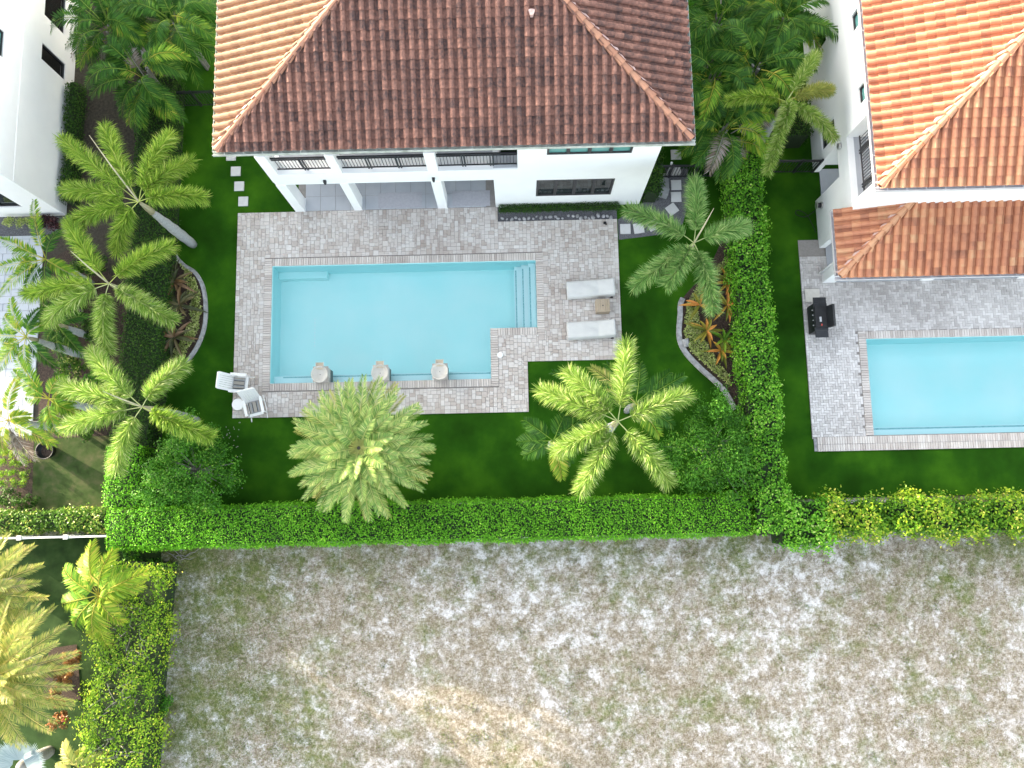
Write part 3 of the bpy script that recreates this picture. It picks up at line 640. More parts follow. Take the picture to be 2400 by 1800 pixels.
window(house3, 'x', LY+.06, -23.2, -19.62, 1.05, 2.5, -1, 4, .07, 'glass', 'black', dep=.08)
lr = MB(); rz = ZE; x0, x1, y0, y1 = -33.0, -17.7, 11.4, 30; hw = (x1-x0)/2
lr.add([(x0, y0, rz), (x1, y0, rz), (x1, y1, rz), (x0, y1, rz), (x0+hw, y0+hw, rz+.35*hw), (x0+hw, y1-hw, rz+.35*hw)], [(0, 1, 4), (1, 2, 5, 4), (2, 3, 5), (3, 0, 4, 5), (3, 2, 1, 0)])
lr.build('roof', 'tile2', house3)
# ================================================================== PLANTS
def leaf_quads(p, d, wd, l, w_, droop=0., fold=.0):
    """kite leaves: base p, direction d, width direction wd, length l, width w_"""
    l = np.asarray(l)[:, None]; w_ = np.asarray(w_)[:, None]
    mid = p+d*l*.45; mid[:, 2] += fold
    tip = p+d*l; tip[:, 2] -= droop*l[:, 0]; mid[:, 2] -= droop*l[:, 0]*.2
    return np.stack([p, mid-wd*w_*.5, tip, mid+wd*w_*.5], 1).reshape(-1, 3)
def frond_geo(P0, P2, arch, n, L, w_, mode, vlo, vhi, vee=.35, droop=.15, t0=.14, rach=.018):
    P0, P2 = np.asarray(P0, float), np.asarray(P2, float); P1 = (P0+P2)/2+np.array([0, 0, arch])
    t = np.linspace(t0, 1, n); T = t[:, None]
    pos = (1-T)**2*P0+2*T*(1-T)*P1+T*T*P2; tan = norm(2*(1-T)*(P1-P0)+2*T*(P2-P1))
    up = np.array([0, 0, 1.]); side = norm(np.cross(tan, up)); nrm = np.cross(side, tan)
    if mode == 'fox':
        ph = rng.uniform(0, 2*np.pi, n); rad = np.cos(ph)[:, None]*side+np.sin(ph)[:, None]*nrm
        d = norm(rad*.9+tan*rng.uniform(.2, .75, n)[:, None]+rng.normal(0, .1, (n, 3)))
        l = L*np.interp(t, [0, .14, .3, .75, 1], [.45, .65, 1, 1, .8])*rng.uniform(.7, 1.1, n)
        wd = norm(np.cross(d, rng.normal(0, 1, (n, 3))))
    else:
        sg = np.where(np.arange(n) % 2 == 0, 1., -1.)[:, None]
        d = norm(sg*side*.9+nrm*(vee+rng.normal(0, .1, (n, 1)))+tan*(.35+.75*T)+rng.normal(0, .05, (n, 3)))
        l = L*np.interp(t, [0, .14, .35, .7, 1], [.35, .55, 1, .85, .4])*rng.uniform(.85, 1.08, n)
        wd = norm(tan+nrm*.25*sg)
    V = leaf_quads(pos, d, wd, l, np.full(n, w_)*rng.uniform(.8, 1.2, n), droop)
    v = np.clip(rng.uniform(vlo, vhi, n), 0, 1)
    # midrib
    k = 9; tt = np.linspace(0, 1, k)[:, None]; c = (1-tt)**2*P0+2*tt*(1-tt)*P1+tt*tt*P2
    tn = norm(np.gradient(c, axis=0)); s_ = norm(np.cross(tn, up)); r = rach*(1-.8*tt)
    a, b, u_ = c-s_*r, c+s_*r, c+np.cross(s_, tn)*r*1.4
    q = []
    for i in range(k-1): q += [a[i], a[i+1], u_[i+1], u_[i], u_[i], u_[i+1], b[i+1], b[i]]
    return np.concatenate([V, np.array(q)]), np.concatenate([v, np.full(2*(k-1), .93)])
def frond(parent, m, *a, name='frond', **k):
    V, v = frond_geo(*a, **k); return link(name, qmesh(name, V-np.array(parent.location), MT[m], v), parent)
def trunk(parent, h, r0, r1, m='palmbark', shaft=.9, lean=(0, 0)):
    n = 10; mb = MB(); hs_ = h-shaft
    mb.tube([(lean[0]*i/n, lean[1]*i/n, hs_*i/n) for i in range(n+1)], [r0+(r1-r0)*i/n+(.02 if i % 2 else 0)+(.06*math.sin(math.pi*i/n)) for i in range(n+1)], 9); mb.build('trunk', m, parent, smooth=True)
    if shaft > 0: MB().tube([(lean[0], lean[1], hs_), (lean[0], lean[1], hs_+shaft*.4), (lean[0], lean[1], h)], [r1*1.35, r1*1.2, r1*.6], 9).build('crown_shaft', 'shaft', parent, smooth=True)
def fox_palm(label, cpx, z, tips, m='fox', L=.53, n=1500, spear=None, group='foxtail palms', arch=.75, drop=.5, thin=.019, r=.13, ml=None):
    c = P(*cpx, z); o = empty('foxtail_palm', (c[0], c[1], 0), label, 'palm', group); trunk(o, z-.25, r*1.25, r*.7)
    for i, tp in enumerate(tips):
        zt = z-drop+(tp[2] if len(tp) > 2 else 0); mm = m if ml is None or ml[i] is None else ml[i]
        frond(o, mm, c+np.array([0, 0, -.1]), P(tp[0], tp[1], zt), arch, n, L, thin*1.25, 'fox', 0, .95, droop=.12, t0=.16)
    if spear is not None:
        e_ = P(*spear, z+.9); MB().tube([np.array([0, 0, z-.1]), (c*.5+e_*.5)-np.array([c[0], c[1], -.12]), e_-np.array([c[0], c[1], 0])], [.035, .026, .008], 5).build('spear_leaf', 'shaft', o)
    return o
# ---- foxtail palms
fox_palm('foxtail palm with its pale ringed trunk showing on the lawn, nearest the left house', (322, 470), 5.0, [(146, 328, .2), (247, 297, .3), (401, 315, .3), (447, 378, 0), (480, 462, 0), (152, 446, 0), (165, 530, -.2), (275, 590, -.6)], spear=(209, 317))
fox_palm('bright foxtail palm between two other foxtails, above the dark strappy bed', (252, 663), 4.9, [(163, 522, .2), (404, 576, .2), (63, 690, 0), (112, 752, 0), (407, 752, 0), (252, 826, -.2)], spear=(165, 588), ml=[None, None, None, 'foxy', 'foxy', 'foxy'])
fox_palm('yellow foxtail palm overhanging the leafy corner tree by the small lawn', (330, 953), 4.9, [(217, 826, .2), (431, 854, .2), (146, 905, 0), (153, 1003, 0), (272, 1106, 0), (494, 1025, 0)], 'foxy', spear=(241, 917), ml=[None, None, None, None, None, 'fox'])
fox_palm('blue-green foxtail palm between the stepping stones and the hedge', (1628, 567), 4.6, [(1628, 424, .3), (1472, 493, 0), (1750, 532, .1), (1486, 672, 0), (1562, 668, .4), (1672, 728, 0)], 'foxb', spear=(1673, 488))
fox_palm('yellow-tipped foxtail palm on the lawn right of the patio corner', (1449, 987), 5.2, [(1468, 803, .3), (1331, 872, .3), (1266, 915, 0), (1610, 925, .2), (1303, 1058, .2), (1360, 1150, 0), (1567, 1132, 0)], 'foxy', L=.56)
fox_palm('yellow foxtail palm leaning against the right-hand white house wall', (1845, 235), 4.4, [(1912, 128, .4), (1946, 212, .2), (1955, 325, -.2), (1703, 236, .1), (1798, 405, -.3), (1836, 296, .5)], 'foxy', L=.40, ml=[None, 'datey', None, 'fox', None, None])
# ---- date palms
def date_palm(label, cpx, z, R, nf, m1='date', m2='datey', group='date palms', cull=False):
    c = P(*cpx, z); o = empty('date_palm', (c[0], c[1], 0), label, 'palm', group); trunk(o, z-.1, .26, .22, 'bark', 0)
    for i in range(nf):
        f = (i+.5)/nf; az = i*2.39996+rng.normal(0, .08); el = math.radians(58-74*f**.7); Lf = R*(.62+.42*min(1, .1+f*1.8))*rng.uniform(.96, 1.03)
        tip = c+np.array([math.cos(az)*math.cos(el), math.sin(az)*math.cos(el), math.sin(el)*.55-.28*f])*Lf
        if cull and not in_view(tip, 60): continue
        old = f > .8 and rng.random() < .75
        frond(o, m2 if old else m1, c+np.array([math.cos(az)*.08, math.sin(az)*.08, 0]), tip, .35+.25*f, 150, .42, .036, 'pin', 0, 1, vee=.5, droop=.06, t0=.2, rach=.022)
    return o
date_palm('big round silver-green date palm on the lawn below the pool', (841, 1050), 3.4, 2.5, 96)
date_palm('yellowing date palm cut by the left picture edge below the fence', (-20, 1590), 3.0, 2.6, 62, 'datey', 'datey', cull=True)
date_palm('small golden date palm at the left edge just under the fence', (-45, 1385), 2.4, 2.0, 40, 'datey', 'datey', cull=True)
# ---- feather palms with broad flat fronds
def feather(name, label, cpx, z, tips, m='areca', L=.5, n=90, w_=.06, group='feather palms', base=None, arch=.5, drop=.4, r=.07, shaft=.5, droop=.3, vee=.15, ml={}, trunk_=True):
    c = P(*cpx, z); o = empty(name, (c[0], c[1], 0), label, 'palm', group)
    if trunk_: trunk(o, z-.1, r*1.2, r, shaft=shaft)
    for i, tp in enumerate(tips):
        zt = z-drop+(tp[2] if len(tp) > 2 else 0)
        frond(o, ml.get(i, m), c, P(tp[0], tp[1], zt), arch, n, L, w_, 'pin', 0, .95, vee=vee, droop=droop, t0=.2)
    return o
feather('christmas_palm', 'small green palm on the lawn left of the yellow-tipped foxtail', (1297, 1034), 2.6, [(1229, 985), (1215, 1035), (1228, 1068), (1322, 972), (1360, 985), (1338, 1086), (1317, 1122)], 'areca', ml={6: 'arecag'}, group='christmas palms', shaft=.6)
feather('christmas_palm', 'small green palm half hidden beneath the yellow-tipped foxtail', (1490, 945), 2.8, [(1421, 852), (1296, 872), (1385, 860), (1604, 880), (1570, 872), (1578, 998), (1546, 1022), (1500, 850)], 'areca', ml={2: 'datey', 6: 'arecay'}, group='christmas palms', shaft=.6)
feather('christmas_palm', 'green palm over the pale slabs beside the left house', (108, 608), 3.4, [(80, 470), (0, 560), (-30, 640), (40, 640), (140, 540), (160, 640), (190, 655), (60, 690), (30, 590), (120, 700), (0, 690)], 'arecay', ml={7: 'areca', 4: 'areca', 9: 'areca'}, L=.42, n=80, group='christmas palms')
feather('christmas_palm', 'green palm over the pale slabs in the middle of the left edge', (62, 790), 4.2, [(10, 740), (0, 840), (-40, 790), (100, 720), (110, 760), (25, 700), (130, 860), (70, 880), (-10, 880)], 'arecay', ml={3: 'areca', 6: 'areca'}, L=.4, n=80, group='christmas palms')
feather('christmas_palm', 'drooping green palm over the shrubs beside the left-edge slabs', (135, 760), 2.6, [(205, 740), (190, 820), (215, 850), (150, 850), (105, 830), (100, 700)], 'areca', L=.36, n=70, group='christmas palms')
feather('christmas_palm', 'green palm beside the yellow foxtail, just above the black pot', (115, 935), 4.4, [(30, 870), (60, 890), (150, 880), (180, 970), (115, 1050, -.4), (140, 1020), (60, 930), (175, 940), (30, 820)], 'arecay', L=.42, n=80, group='christmas palms')
feather('christmas_palm', 'palm with orange old fronds at the left edge above the shrub rows', (20, 985), 4.5, [(-30, 950), (70, 975), (10, 1065), (85, 1080, -.9), (130, 1040), (45, 880), (-60, 1010), (60, 1090, -1.0)], 'arecag', ml={3: 'dead', 7: 'dead', 0: 'datey'}, L=.4, n=80, group='christmas palms')
feather('areca_palm', 'golden-green arching palm growing out of the ragged hedge below the fence', (232, 1395), 2.4, [(150, 1330), (145, 1415), (175, 1470), (225, 1500), (300, 1330), (345, 1340), (335, 1370), (215, 1270), (265, 1290), (195, 1300), (290, 1460), (255, 1520, -.3), (180, 1350), (280, 1400)], 'arecag', ml={0: 'arecay', 1: 'arecay', 2: 'arecay', 4: 'arecay', 12: 'arecay'}, L=.55, n=100, arch=.8, droop=.45, group='areca palms', trunk_=True)
feather('areca_palm', 'small olive palm at the bottom edge beside the silver fan palm', (185, 1800), 1.6, [(150, 1740), (190, 1755), (250, 1770), (235, 1820), (130, 1800), (205, 1850)], 'datey', L=.4, n=80, group='areca palms')
# silver fan palm
c = P(42, 1800, 2.0); fp = empty('silver_fan_palm', (c[0], c[1], 0), 'silvery blue fan palm at the bottom left corner', 'palm')
trunk(fp, 1.9, .2, .16, 'bark', 0)
for az0, el0 in ((1.6, .5), (.5, .35), (2.7, .35), (4.3, .5)):
    n = 34; az = az0+np.linspace(-1.25, 1.25, n); d = norm(np.stack([np.cos(az), np.sin(az), np.full(n, el0)], 1)); base = np.repeat(np.array([[math.cos(az0)*.25, math.sin(az0)*.25, 1.95]]), n, 0)
    V = leaf_quads(base, d, norm(np.cross(d, [0, 0, 1.])), rng.uniform(.85, 1.0, n)*np.cos((az-az0)*.45), np.full(n, .10), .1)
    link('fan_leaf', qmesh('fan_leaf', V, MT['silver'], rng.random(n)), fp)
# ---- areca clumps: arching fronds from many canes
def clump(label, cpx, zc, spread, nf, seed, m='areca', m2='arecay', L=.55, fl=1.7, canes=7, shift=None):
    global rng
    keep = rng; rng = np.random.default_rng(seed)
    c = P(*cpx, zc); o = empty('areca_palm', (c[0], c[1], 0), label, 'palm', 'areca palm clumps')
    for i in range(canes):
        a = rng.uniform(0, 6.28); r_ = rng.uniform(.1, .5); MB().tube([(math.cos(a)*r_*.5, math.sin(a)*r_*.5, 0), (math.cos(a)*r_, math.sin(a)*r_, zc-.3)], [.05, .04], 6).build('cane', 'bark', o)
    for i in range(nf):
        az = i*2.39996+rng.normal(0, .3); r0 = rng.uniform(.05, .5); zz = zc+rng.uniform(-1.0, .5); ln = fl*rng.uniform(.7, 1.15)
        p0 = c+np.array([math.cos(az)*r0, math.sin(az)*r0, zz-zc-.2]); p2 = c+np.array([math.cos(az)*(r0+ln*.95), math.sin(az)*(r0+ln*.95), zz-zc-rng.uniform(-.2, .9)])
        y = rng.random(); frond(o, 'dead' if y > .95 else m2 if y > .76 else m, p0, p2, rng.uniform(.7, 1.3), 84, L, .062, 'pin', 0, .95, vee=rng.uniform(.0, .35), droop=rng.uniform(.2, .5), t0=.15, rach=.02)
    rng = keep
for i, (lb_, px, z) in enumerate((('areca clump beside the upper left house, furthest from the roof', (245, 55), 3.2), ('areca clump at the top edge beside the sunlit tiled slope', (405, 45), 3.4), ('areca clump with dry brown fronds above the left garden hedge', (325, 165), 3.2),
        ('areca clump at the top edge close to the dark right roof slope', (1690, 40), 3.2), ('areca clump at the top edge beside the right white house', (1840, 40), 3.2), ('dark areca clump in the middle beside the right roof edge', (1680, 170), 3.2), ('bright areca clump left of the leaning yellow foxtail', (1775, 150), 3.6), ('dark areca clump just above the black metal fence gate', (1700, 300), 2.8))):
    clump(lb_, px, z, 1, 36, 100+i)
# ---- hedges
def hedge(name, label, path, width, h, m, dens=330, size=.075, rag=.05, clumpy=.12, group='clipped hedges', cat='hedge', z0=0., inset=.14, gaps=.0):
    path = [np.array([p[0], p[1], 0.]) for p in path]; o = empty(name, (path[0][0], path[0][1], 0), label, cat, group)
    seg = np.array([np.linalg.norm(b-a) for a, b in zip(path, path[1:])]); tot = seg.sum(); cum = np.concatenate([[0], np.cumsum(seg)])
    pts = np.array(path); hw = width/2; per = width+2*(h-z0)*.8; n = int(tot*per*dens)
    s = rng.uniform(0, tot, n); q = rng.uniform(0, per, n); q = np.where(rng.random(n) < .15, rng.uniform((per-width)/2, (per+width)/2, n), q)
    c = np.stack([np.interp(s, cum, pts[:, 0]), np.interp(s, cum, pts[:, 1])], 1)
    idx = np.clip(np.searchsorted(cum, s)-1, 0, len(seg)-1); dr = norm(pts[1:, :2]-pts[:-1, :2])[idx]; sd = np.stack([-dr[:, 1], dr[:, 0]], 1)
    hh = (h-z0)*.8; off = np.where(q < hh, -hw, np.where(q > hh+width, hw, q-hh-hw)); z = np.where(q < hh, h-(hh-q), np.where(q > hh+width, h-(q-hh-width), h))
    # waviness of the clipped face
    wv = np.sin(s*1.9+off*2.3)*.4+np.sin(s*4.7+z*3.1+1.3)*.3+np.sin(s*11+off*9)*.2
    nx_ = np.where(q < hh, -1., np.where(q > hh+width, 1., (q-hh-hw)/hw*.5)); nz_ = np.where((q < hh) | (q > hh+width), .25, 1.)
    d_ = clumpy*wv+rng.normal(0, rag, n)-rng.exponential(.03, n)
    edge = np.clip((np.abs(off)-hw+.18)/.18, 0, 1)*np.clip((z-h+.25)/.25, 0, 1)
    p = np.stack([c[:, 0]+sd[:, 0]*(off+nx_*d_), c[:, 1]+sd[:, 1]*(off+nx_*d_), z+nz_*d_-.07*edge], 1)
    nv = norm(np.stack([sd[:, 0]*nx_, sd[:, 1]*nx_, nz_], 1)+rng.normal(0, .55, (n, 3))); t1 = norm(np.cross(nv, rng.normal(0, 1, (n, 3)))); t2 = np.cross(nv, t1)
    if gaps:
        a_ = np.sin(s*2.3+off*1.7+1)*np.sin(off*4.1-s*.9+z*2)+.6*np.sin(s*6.1+off*3.3)*np.sin(off*7.3+s*2.7); kp = a_ < np.where(rng.random(n) < .8, 1.05-gaps, 9)
        p, t1, t2, d_ = p[kp], t1[kp], t2[kp], d_[kp]; n = len(p)
    V = leaf_quads(p, t1, t2, size*rng.uniform(.7, 1.25, n), size*.62*rng.uniform(.8, 1.2, n), 0, .006)
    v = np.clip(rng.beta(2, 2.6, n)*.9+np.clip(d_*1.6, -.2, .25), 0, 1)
    link('foliage', qmesh('foliage', V-np.array(o.location), MT[m], v), o)['kind'] = 'stuff'
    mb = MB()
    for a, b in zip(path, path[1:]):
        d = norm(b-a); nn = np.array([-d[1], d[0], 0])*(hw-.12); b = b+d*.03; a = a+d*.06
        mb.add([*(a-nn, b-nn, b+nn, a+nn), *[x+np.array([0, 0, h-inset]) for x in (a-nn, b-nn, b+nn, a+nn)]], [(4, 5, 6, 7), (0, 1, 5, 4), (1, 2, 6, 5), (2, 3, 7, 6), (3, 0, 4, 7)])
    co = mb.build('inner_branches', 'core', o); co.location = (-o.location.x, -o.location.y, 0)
    return o
hedge('hedge', 'long clipped bright green hedge between the lawn and the sandy lot', [(-15.3, -.68), (-8, -.66), (0, -.66), (8.45, -.63)], 1.5, 1.8, 'hedge', 560, .075, .045, .09, gaps=.0)
hedge('hedge', 'tall leafy hedge dividing the two pool gardens', [(9.15, 13.6), (9.1, 8), (9.18, 4), (9.22, -1.35)], 1.2, 1.9, 'hedge2', 360, .105, .075, .16, inset=.22, gaps=.2)
hedge('hedge', 'untidy yellow-green hedge below the right-hand pool', [(11.2, -.8), (12, -.8), (15, -.85), (18.4, -.9), (20.5, -.9)], 1.25, 1.75, 'hedgey', 420, .12, .14, .34, inset=.4, gaps=.45)
hedge('hedge', 'ragged bright green hedge where the front and dividing hedges meet', [(9.6, -1.05), (11.4, -.95)], 1.7, 1.8, 'hedge2', 380, .12, .13, .34, inset=.4, gaps=.45)
hedge('hedge', 'clipped dark green hedge behind the dark strappy plants', [(-14.35, 17.5), (-14.4, 13), (-14.45, 9), (-14.6, 5), (-14.8, 2.5)], 1.5, 1.4, 'hedged', 330, .085, .04, .06)
hedge('hedge', 'short clipped hedge end joining the leafy corner tree to the front hedge', [(-14.85, 2.4), (-14.85, .15)], 1.3, 1.7, 'hedge', 480, .075, .04, .06)
hedge('hedge', 'cream-variegated hedge behind the white rail fence', [(-20.5, -.35), (-18, -.35), (-15.7, -.35)], .75, 1.1, 'hedgev', 420, .10, .06, .15)
hedge('hedge', 'low dark hedge along the house wall under the wide window', [(-.6, 11.82), (2, 11.82), (4.3, 11.82)], .30, .5, 'hedged', 900, .05, .02, .03, z0=.1)
hedge('hedge', 'dark leafy hedge round the side corner of the middle house', [(5.55, 12.0), (5.6, 14.6)], .75, 1.3, 'hedged', 420, .09, .06, .12)
hedge('hedge', 'dark shrub row along the left house wall', [(-18.05, 12.4), (-18.05, 17.5)], .5, .9, 'hedged', 420, .08, .05, .1)
hedge('hedge', 'ragged bushy hedge with bare grey twigs along the left side of the sandy lot', [(-14.35, -1.9), (-14.5, -4), (-14.65, -6.5), (-14.75, -9.6)], 2.35, 1.6, 'bushy', 400, .095, .17, .36, inset=.75, gaps=.75)
hedge('hedge', 'dark yellow-flecked hedge behind the fence beside the right house', [(11.35, 14.2), (11.35, 16.2)], 1.3, 1.4, 'hedged', 420, .08, .05, .08)
# bare twigs in the ragged hedge
tw = empty('bare_shrub', (-14.7, -6.5, 0), 'leafless grey shrub tangled inside the ragged hedge', 'shrub')
for i in range(46):
    a = np.array([rng.uniform(-.7, .7), rng.uniform(-3.0, 3.2), rng.uniform(.9, 1.2)]); d = rng.normal(0, 1, 3); d[2] = abs(d[2])*.8+.5; d = norm(d); b = a+d*rng.uniform(.4, .8); k = b+norm(rng.normal(0, 1, 3)+d)*.25
    MB().tube([a, (a+b)/2+rng.normal(0, .05, 3), b, k], [.022, .016, .012, .005], 4).build('twig', 'bark', tw)
# ---- leafy trees and shrubs
def shrub(name, label, cat, c, rad, h, m, nclump=90, per=70, size=.09, group=None, stem=True, z0=.3, seed=1, tr=.07):
    R = np.random.default_rng(seed); o = empty(name, (c[0], c[1], 0), label, cat, group)
    if stem:
        mb = MB(); mb.tube([(0, 0, 0), (.05, .03, h*.3), (0, .05, h*.6)], [tr, tr*.8, tr*.5], 7); mb.build('trunk', 'bark', o)
    th = R.uniform(0, 6.28, nclump); ph = np.arccos(R.uniform(-.25, 1, nclump)); r_ = R.uniform(.55, 1.0, nclump)*(1+.18*np.sin(3*th+seed)+.12*np.sin(5*th))
    cc = np.stack([rad[0]*r_*np.sin(ph)*np.cos(th), rad[1]*r_*np.sin(ph)*np.sin(th), z0+(h-z0)*(.45+.55*np.cos(ph)*r_)], 1)
    if stem:
        mb = MB()
        for q in cc[::4]: mb.tube([(0, 0, h*.35), tuple(q*.6+np.array([0, 0, h*.12])), tuple(q)], [tr*.45, tr*.28, .008], 4)
        mb.build('branches', 'bark', o)
    n = nclump*per; base = np.repeat(cc, per, 0); cs = .22*max(rad)/1.6+.1
    dv = norm(R.normal(0, 1, (n, 3))); p = base+dv*(R.random((n, 1))**.45)*cs*np.array([1, 1, .75]); nv = norm(dv+np.array([0, 0, .6])+R.normal(0, .45, (n, 3)))
    t1 = norm(np.cross(nv, R.normal(0, 1, (n, 3)))); t2 = np.cross(nv, t1)
    V = leaf_quads(p, t1, t2, size*R.uniform(.7, 1.25, n), size*.55*R.uniform(.8, 1.2, n), 0, .006)
    v = np.clip(R.beta(2, 2.6, n)+np.repeat(R.normal(0, .13, nclump), per), 0, 1)
    link('crown', qmesh('crown', V, MT[m], v), o)['kind'] = 'stuff'
    return o
p_ = P(435, 1100, 2.2); shrub('leafy_tree', 'dense dark green leafy tree in the left corner of the lawn', 'tree', p_, (1.85, 1.75), 3.0, 'bush', 150, 95, .095, 'corner trees', seed=3, z0=.4)
p_ = P(1680, 1050, 2.2); shrub('leafy_tree', 'dense green leafy tree in the right corner of the lawn', 'tree', p_, (1.75, 2.0), 3.0, 'bush', 150, 95, .095, 'corner trees', seed=4, z0=.4)
for i, (px, py, r_, m, lb_) in enumerate(((145, 790, .55, 'hedgev', 'pale variegated shrub among the left-edge palms, nearer the slabs'), (165, 860, .5, 'hedgev', 'pale variegated shrub beside the black-mulched left-edge bed, lower one'), (175, 720, .5, 'hedged', 'dark green shrub under the bright left foxtail palm'))):
    shrub('shrub', lb_, 'shrub', P(px, py, .6), (r_, r_), 1.0, m, 26, 60, .10, 'left garden shrubs', seed=20+i)
for i, (px, py, r_, m, lb_) in enumerate(((205, 625, .6, 'hedged', 'dark shrub between the two upper left foxtail crowns'), (150, 690, .5, 'bush', 'green shrub under the left frond of the bright foxtail'), (222, 905, .55, 'bush', 'green shrub left of the lowest foxtail crown'), (140, 975, .5, 'hedgev', 'pale shrub behind the black pot'), (225, 770, .55, 'hedged', 'dark shrub against the hedge between two foxtails'), (205, 1000, .5, 'hedged', 'dark shrub at the top edge of the worn lawn'))):
    shrub('shrub', lb_, 'shrub', P(px, py, .6), (r_, r_), 1.0, m, 26, 60, .10, 'left garden shrubs', seed=120+i)
for i in range(3): shrub('shrub', ('round yellow-green shrub by the left house wall, at the picture edge', 'round yellow-green shrub by the left house wall, in the middle of three', 'round yellow-green shrub by the left house wall, next to the maroon plants')[i], 'shrub', P(20+28*i, 520, .3), (.2, .2), .45, 'lime', 12, 30, .07, 'round shrubs by the left wall', False, .1, 30+i)
for i in range(2): shrub('shrub', ('maroon leafy plant by the left house wall, nearer the round shrubs', 'maroon leafy plant by the left house wall, nearer the house corner')[i], 'shrub', P(102+28*i, 516+6*i, .3), (.25, .28), .5, 'red_leaf', 14, 30, .10, 'maroon plants', False, .1, 40+i)
k = 0
rown = ('top', 'second', 'third', 'bottom'); coln = ('left', 'middle', 'right')
for j, y in enumerate((1062, 1085, 1110, 1130)):
    for i, x in enumerate((8, 32, 57)):
        shrub('shrub', f'small green bedding shrub on dark mulch, {rown[j]} row, {coln[i]} of three', 'shrub', P(x, y, .2), (.16, .16), .4, 'hedgey' if (i+j) % 2 else 'bushy', 9, 26, .06, 'bedding shrubs in rows', False, .05, 60+k); k += 1
for i, (x, y) in enumerate(((20, 1165), (62, 1180))): shrub('shrub', ('blue-green shrub under the bedding rows, at the picture edge', 'blue-green shrub under the bedding rows, nearer the worn lawn')[i], 'shrub', P(x, y, .3), (.42, .32), .6, 'hedged', 18, 40, .085, 'blue-green shrubs', False, .1, 80+i)
for i, (x, y) in enumerate(((150, 1590), (128, 1640), (140, 1690), (165, 1545))): shrub('croton', ('orange-red croton beside the ragged hedge, second from the top', 'orange-red croton nearest the yellowing date palm', 'orange-red croton lowest beside the ragged hedge', 'orange-red croton topmost beside the ragged hedge')[i], 'shrub', P(x, y, .5), (.32, .3), .8, 'croton', 14, 34, .11, 'crotons', False, .1, 90+i)
for i, (x, y) in enumerate(((315, 1290), (352, 1330), (360, 1480), (375, 1650))): shrub('shrub', ('low green shrub where the front hedge meets the ragged hedge', 'low green shrub beside the golden palm at the sand edge', 'low green shrub at the sand edge halfway down the ragged hedge', 'low green shrub at the sand edge near the picture bottom')[i], 'shrub', P(x, y, .3), (.45, .5), .7, 'bush', 24, 45, .08, 'shrubs at the sand edge', False, .05, 95+i)
# ---- lime ground cover in crescents
def cover(label, poly_px, m='lime', h=.28, dens=1100, size=.08):
    poly = np.array([p[:2] for p in pix(poly_px)]); lo, hi = poly.min(0), poly.max(0); n = int((hi-lo).prod()*dens); p = rng.uniform(lo, hi, (n, 2))
    ins = np.zeros(n, bool); j = len(poly)-1
    for i in range(len(poly)):
        a, b = poly[i], poly[j]; ins ^= ((a[1] > p[:, 1]) != (b[1] > p[:, 1])) & (p[:, 0] < (b[0]-a[0])*(p[:, 1]-a[1])/(b[1]-a[1]+1e-12)+a[0]); j = i
    p = p[ins]; n = len(p); z = h*(.55+.45*np.sin(p[:, 0]*9)*np.sin(p[:, 1]*8+1))*rng.uniform(.5, 1.1, n)+.03; q = np.column_stack([p, z])
    nv = norm(np.array([0, 0, 1.])+rng.normal(0, .5, (n, 3))); t1 = norm(np.cross(nv, rng.normal(0, 1, (n, 3)))); t2 = np.cross(nv, t1)
    o = link('ground_cover', qmesh('ground_cover', leaf_quads(q, t1, t2, size*rng.uniform(.7, 1.2, n), size*.6*rng.uniform(.8, 1.2, n)), MT[m], rng.random(n)))
    return tag(o, label, 'ground cover', kind='stuff')
cover('lime green ground cover along the curved left bed edge', [(425, 620), (450, 640), (468, 675), (474, 720), (470, 765), (452, 808), (430, 838), (400, 860), (412, 820), (436, 790), (450, 745), (448, 700), (440, 660)])
cover('lime green ground cover along the curved right bed edge', [(1706, 600), (1640, 660), (1608, 715), (1602, 780), (1615, 822), (1650, 855), (1690, 890), (1712, 908), (1706, 880), (1680, 850), (1658, 815), (1640, 770), (1630, 720), (1680, 650), (1715, 615)])
# ---- strappy rosettes
def rosette(name, label, cpx, n, L, m, group, z=.5, w_=.11, seed=0):
    R = np.random.default_rng(seed); c = P(*cpx, z); o = empty(name, (c[0], c[1], 0), label, 'plant', group)
    MB().tube([(0, 0, 0), (0, 0, z)], [.03, .025], 6).build('stem', 'bark', o)
    for i in range(n):
        az = i*2.4+R.normal(0, .25); el = R.uniform(.15, 1.0); ln = L*R.uniform(.75, 1.1); d = np.array([math.cos(az), math.sin(az), 0]); s_ = np.array([-d[1], d[0], 0]); k = 6; q = []
        prev = None
        for j in range(k):
            t = j/(k-1); p = d*ln*t*math.cos(el)+np.array([0, 0, z+ln*(math.sin(el)*t-.55*t*t)]); hw = w_/2*math.sin(math.pi*(.12+.86*t)); cur = (p-s_*hw, p+np.array([0, 0, -hw*.5]), p+s_*hw)
            if prev: q += [prev[0], prev[1], cur[1], cur[0], prev[1], prev[2], cur[2], cur[1]]
            prev = cur
        link('leaf', qmesh('leaf', np.array(q), MT[m], np.full(len(q)//4, R.random())), o)
for i, (lb_, px) in enumerate((('dark strappy plant at the top of the left crescent bed', (408, 660)), ('dark strappy plant in the middle of the left crescent bed', (420, 715)), ('dark strappy plant at the lower left of the left crescent bed', (385, 765)), ('dark bronze strappy plant at the bottom of the left crescent bed', (408, 790)))):
    rosette('ti_plant', lb_, px, 17, 1.0, 'ti', 'dark strappy plants', .55, .14, 200+i)
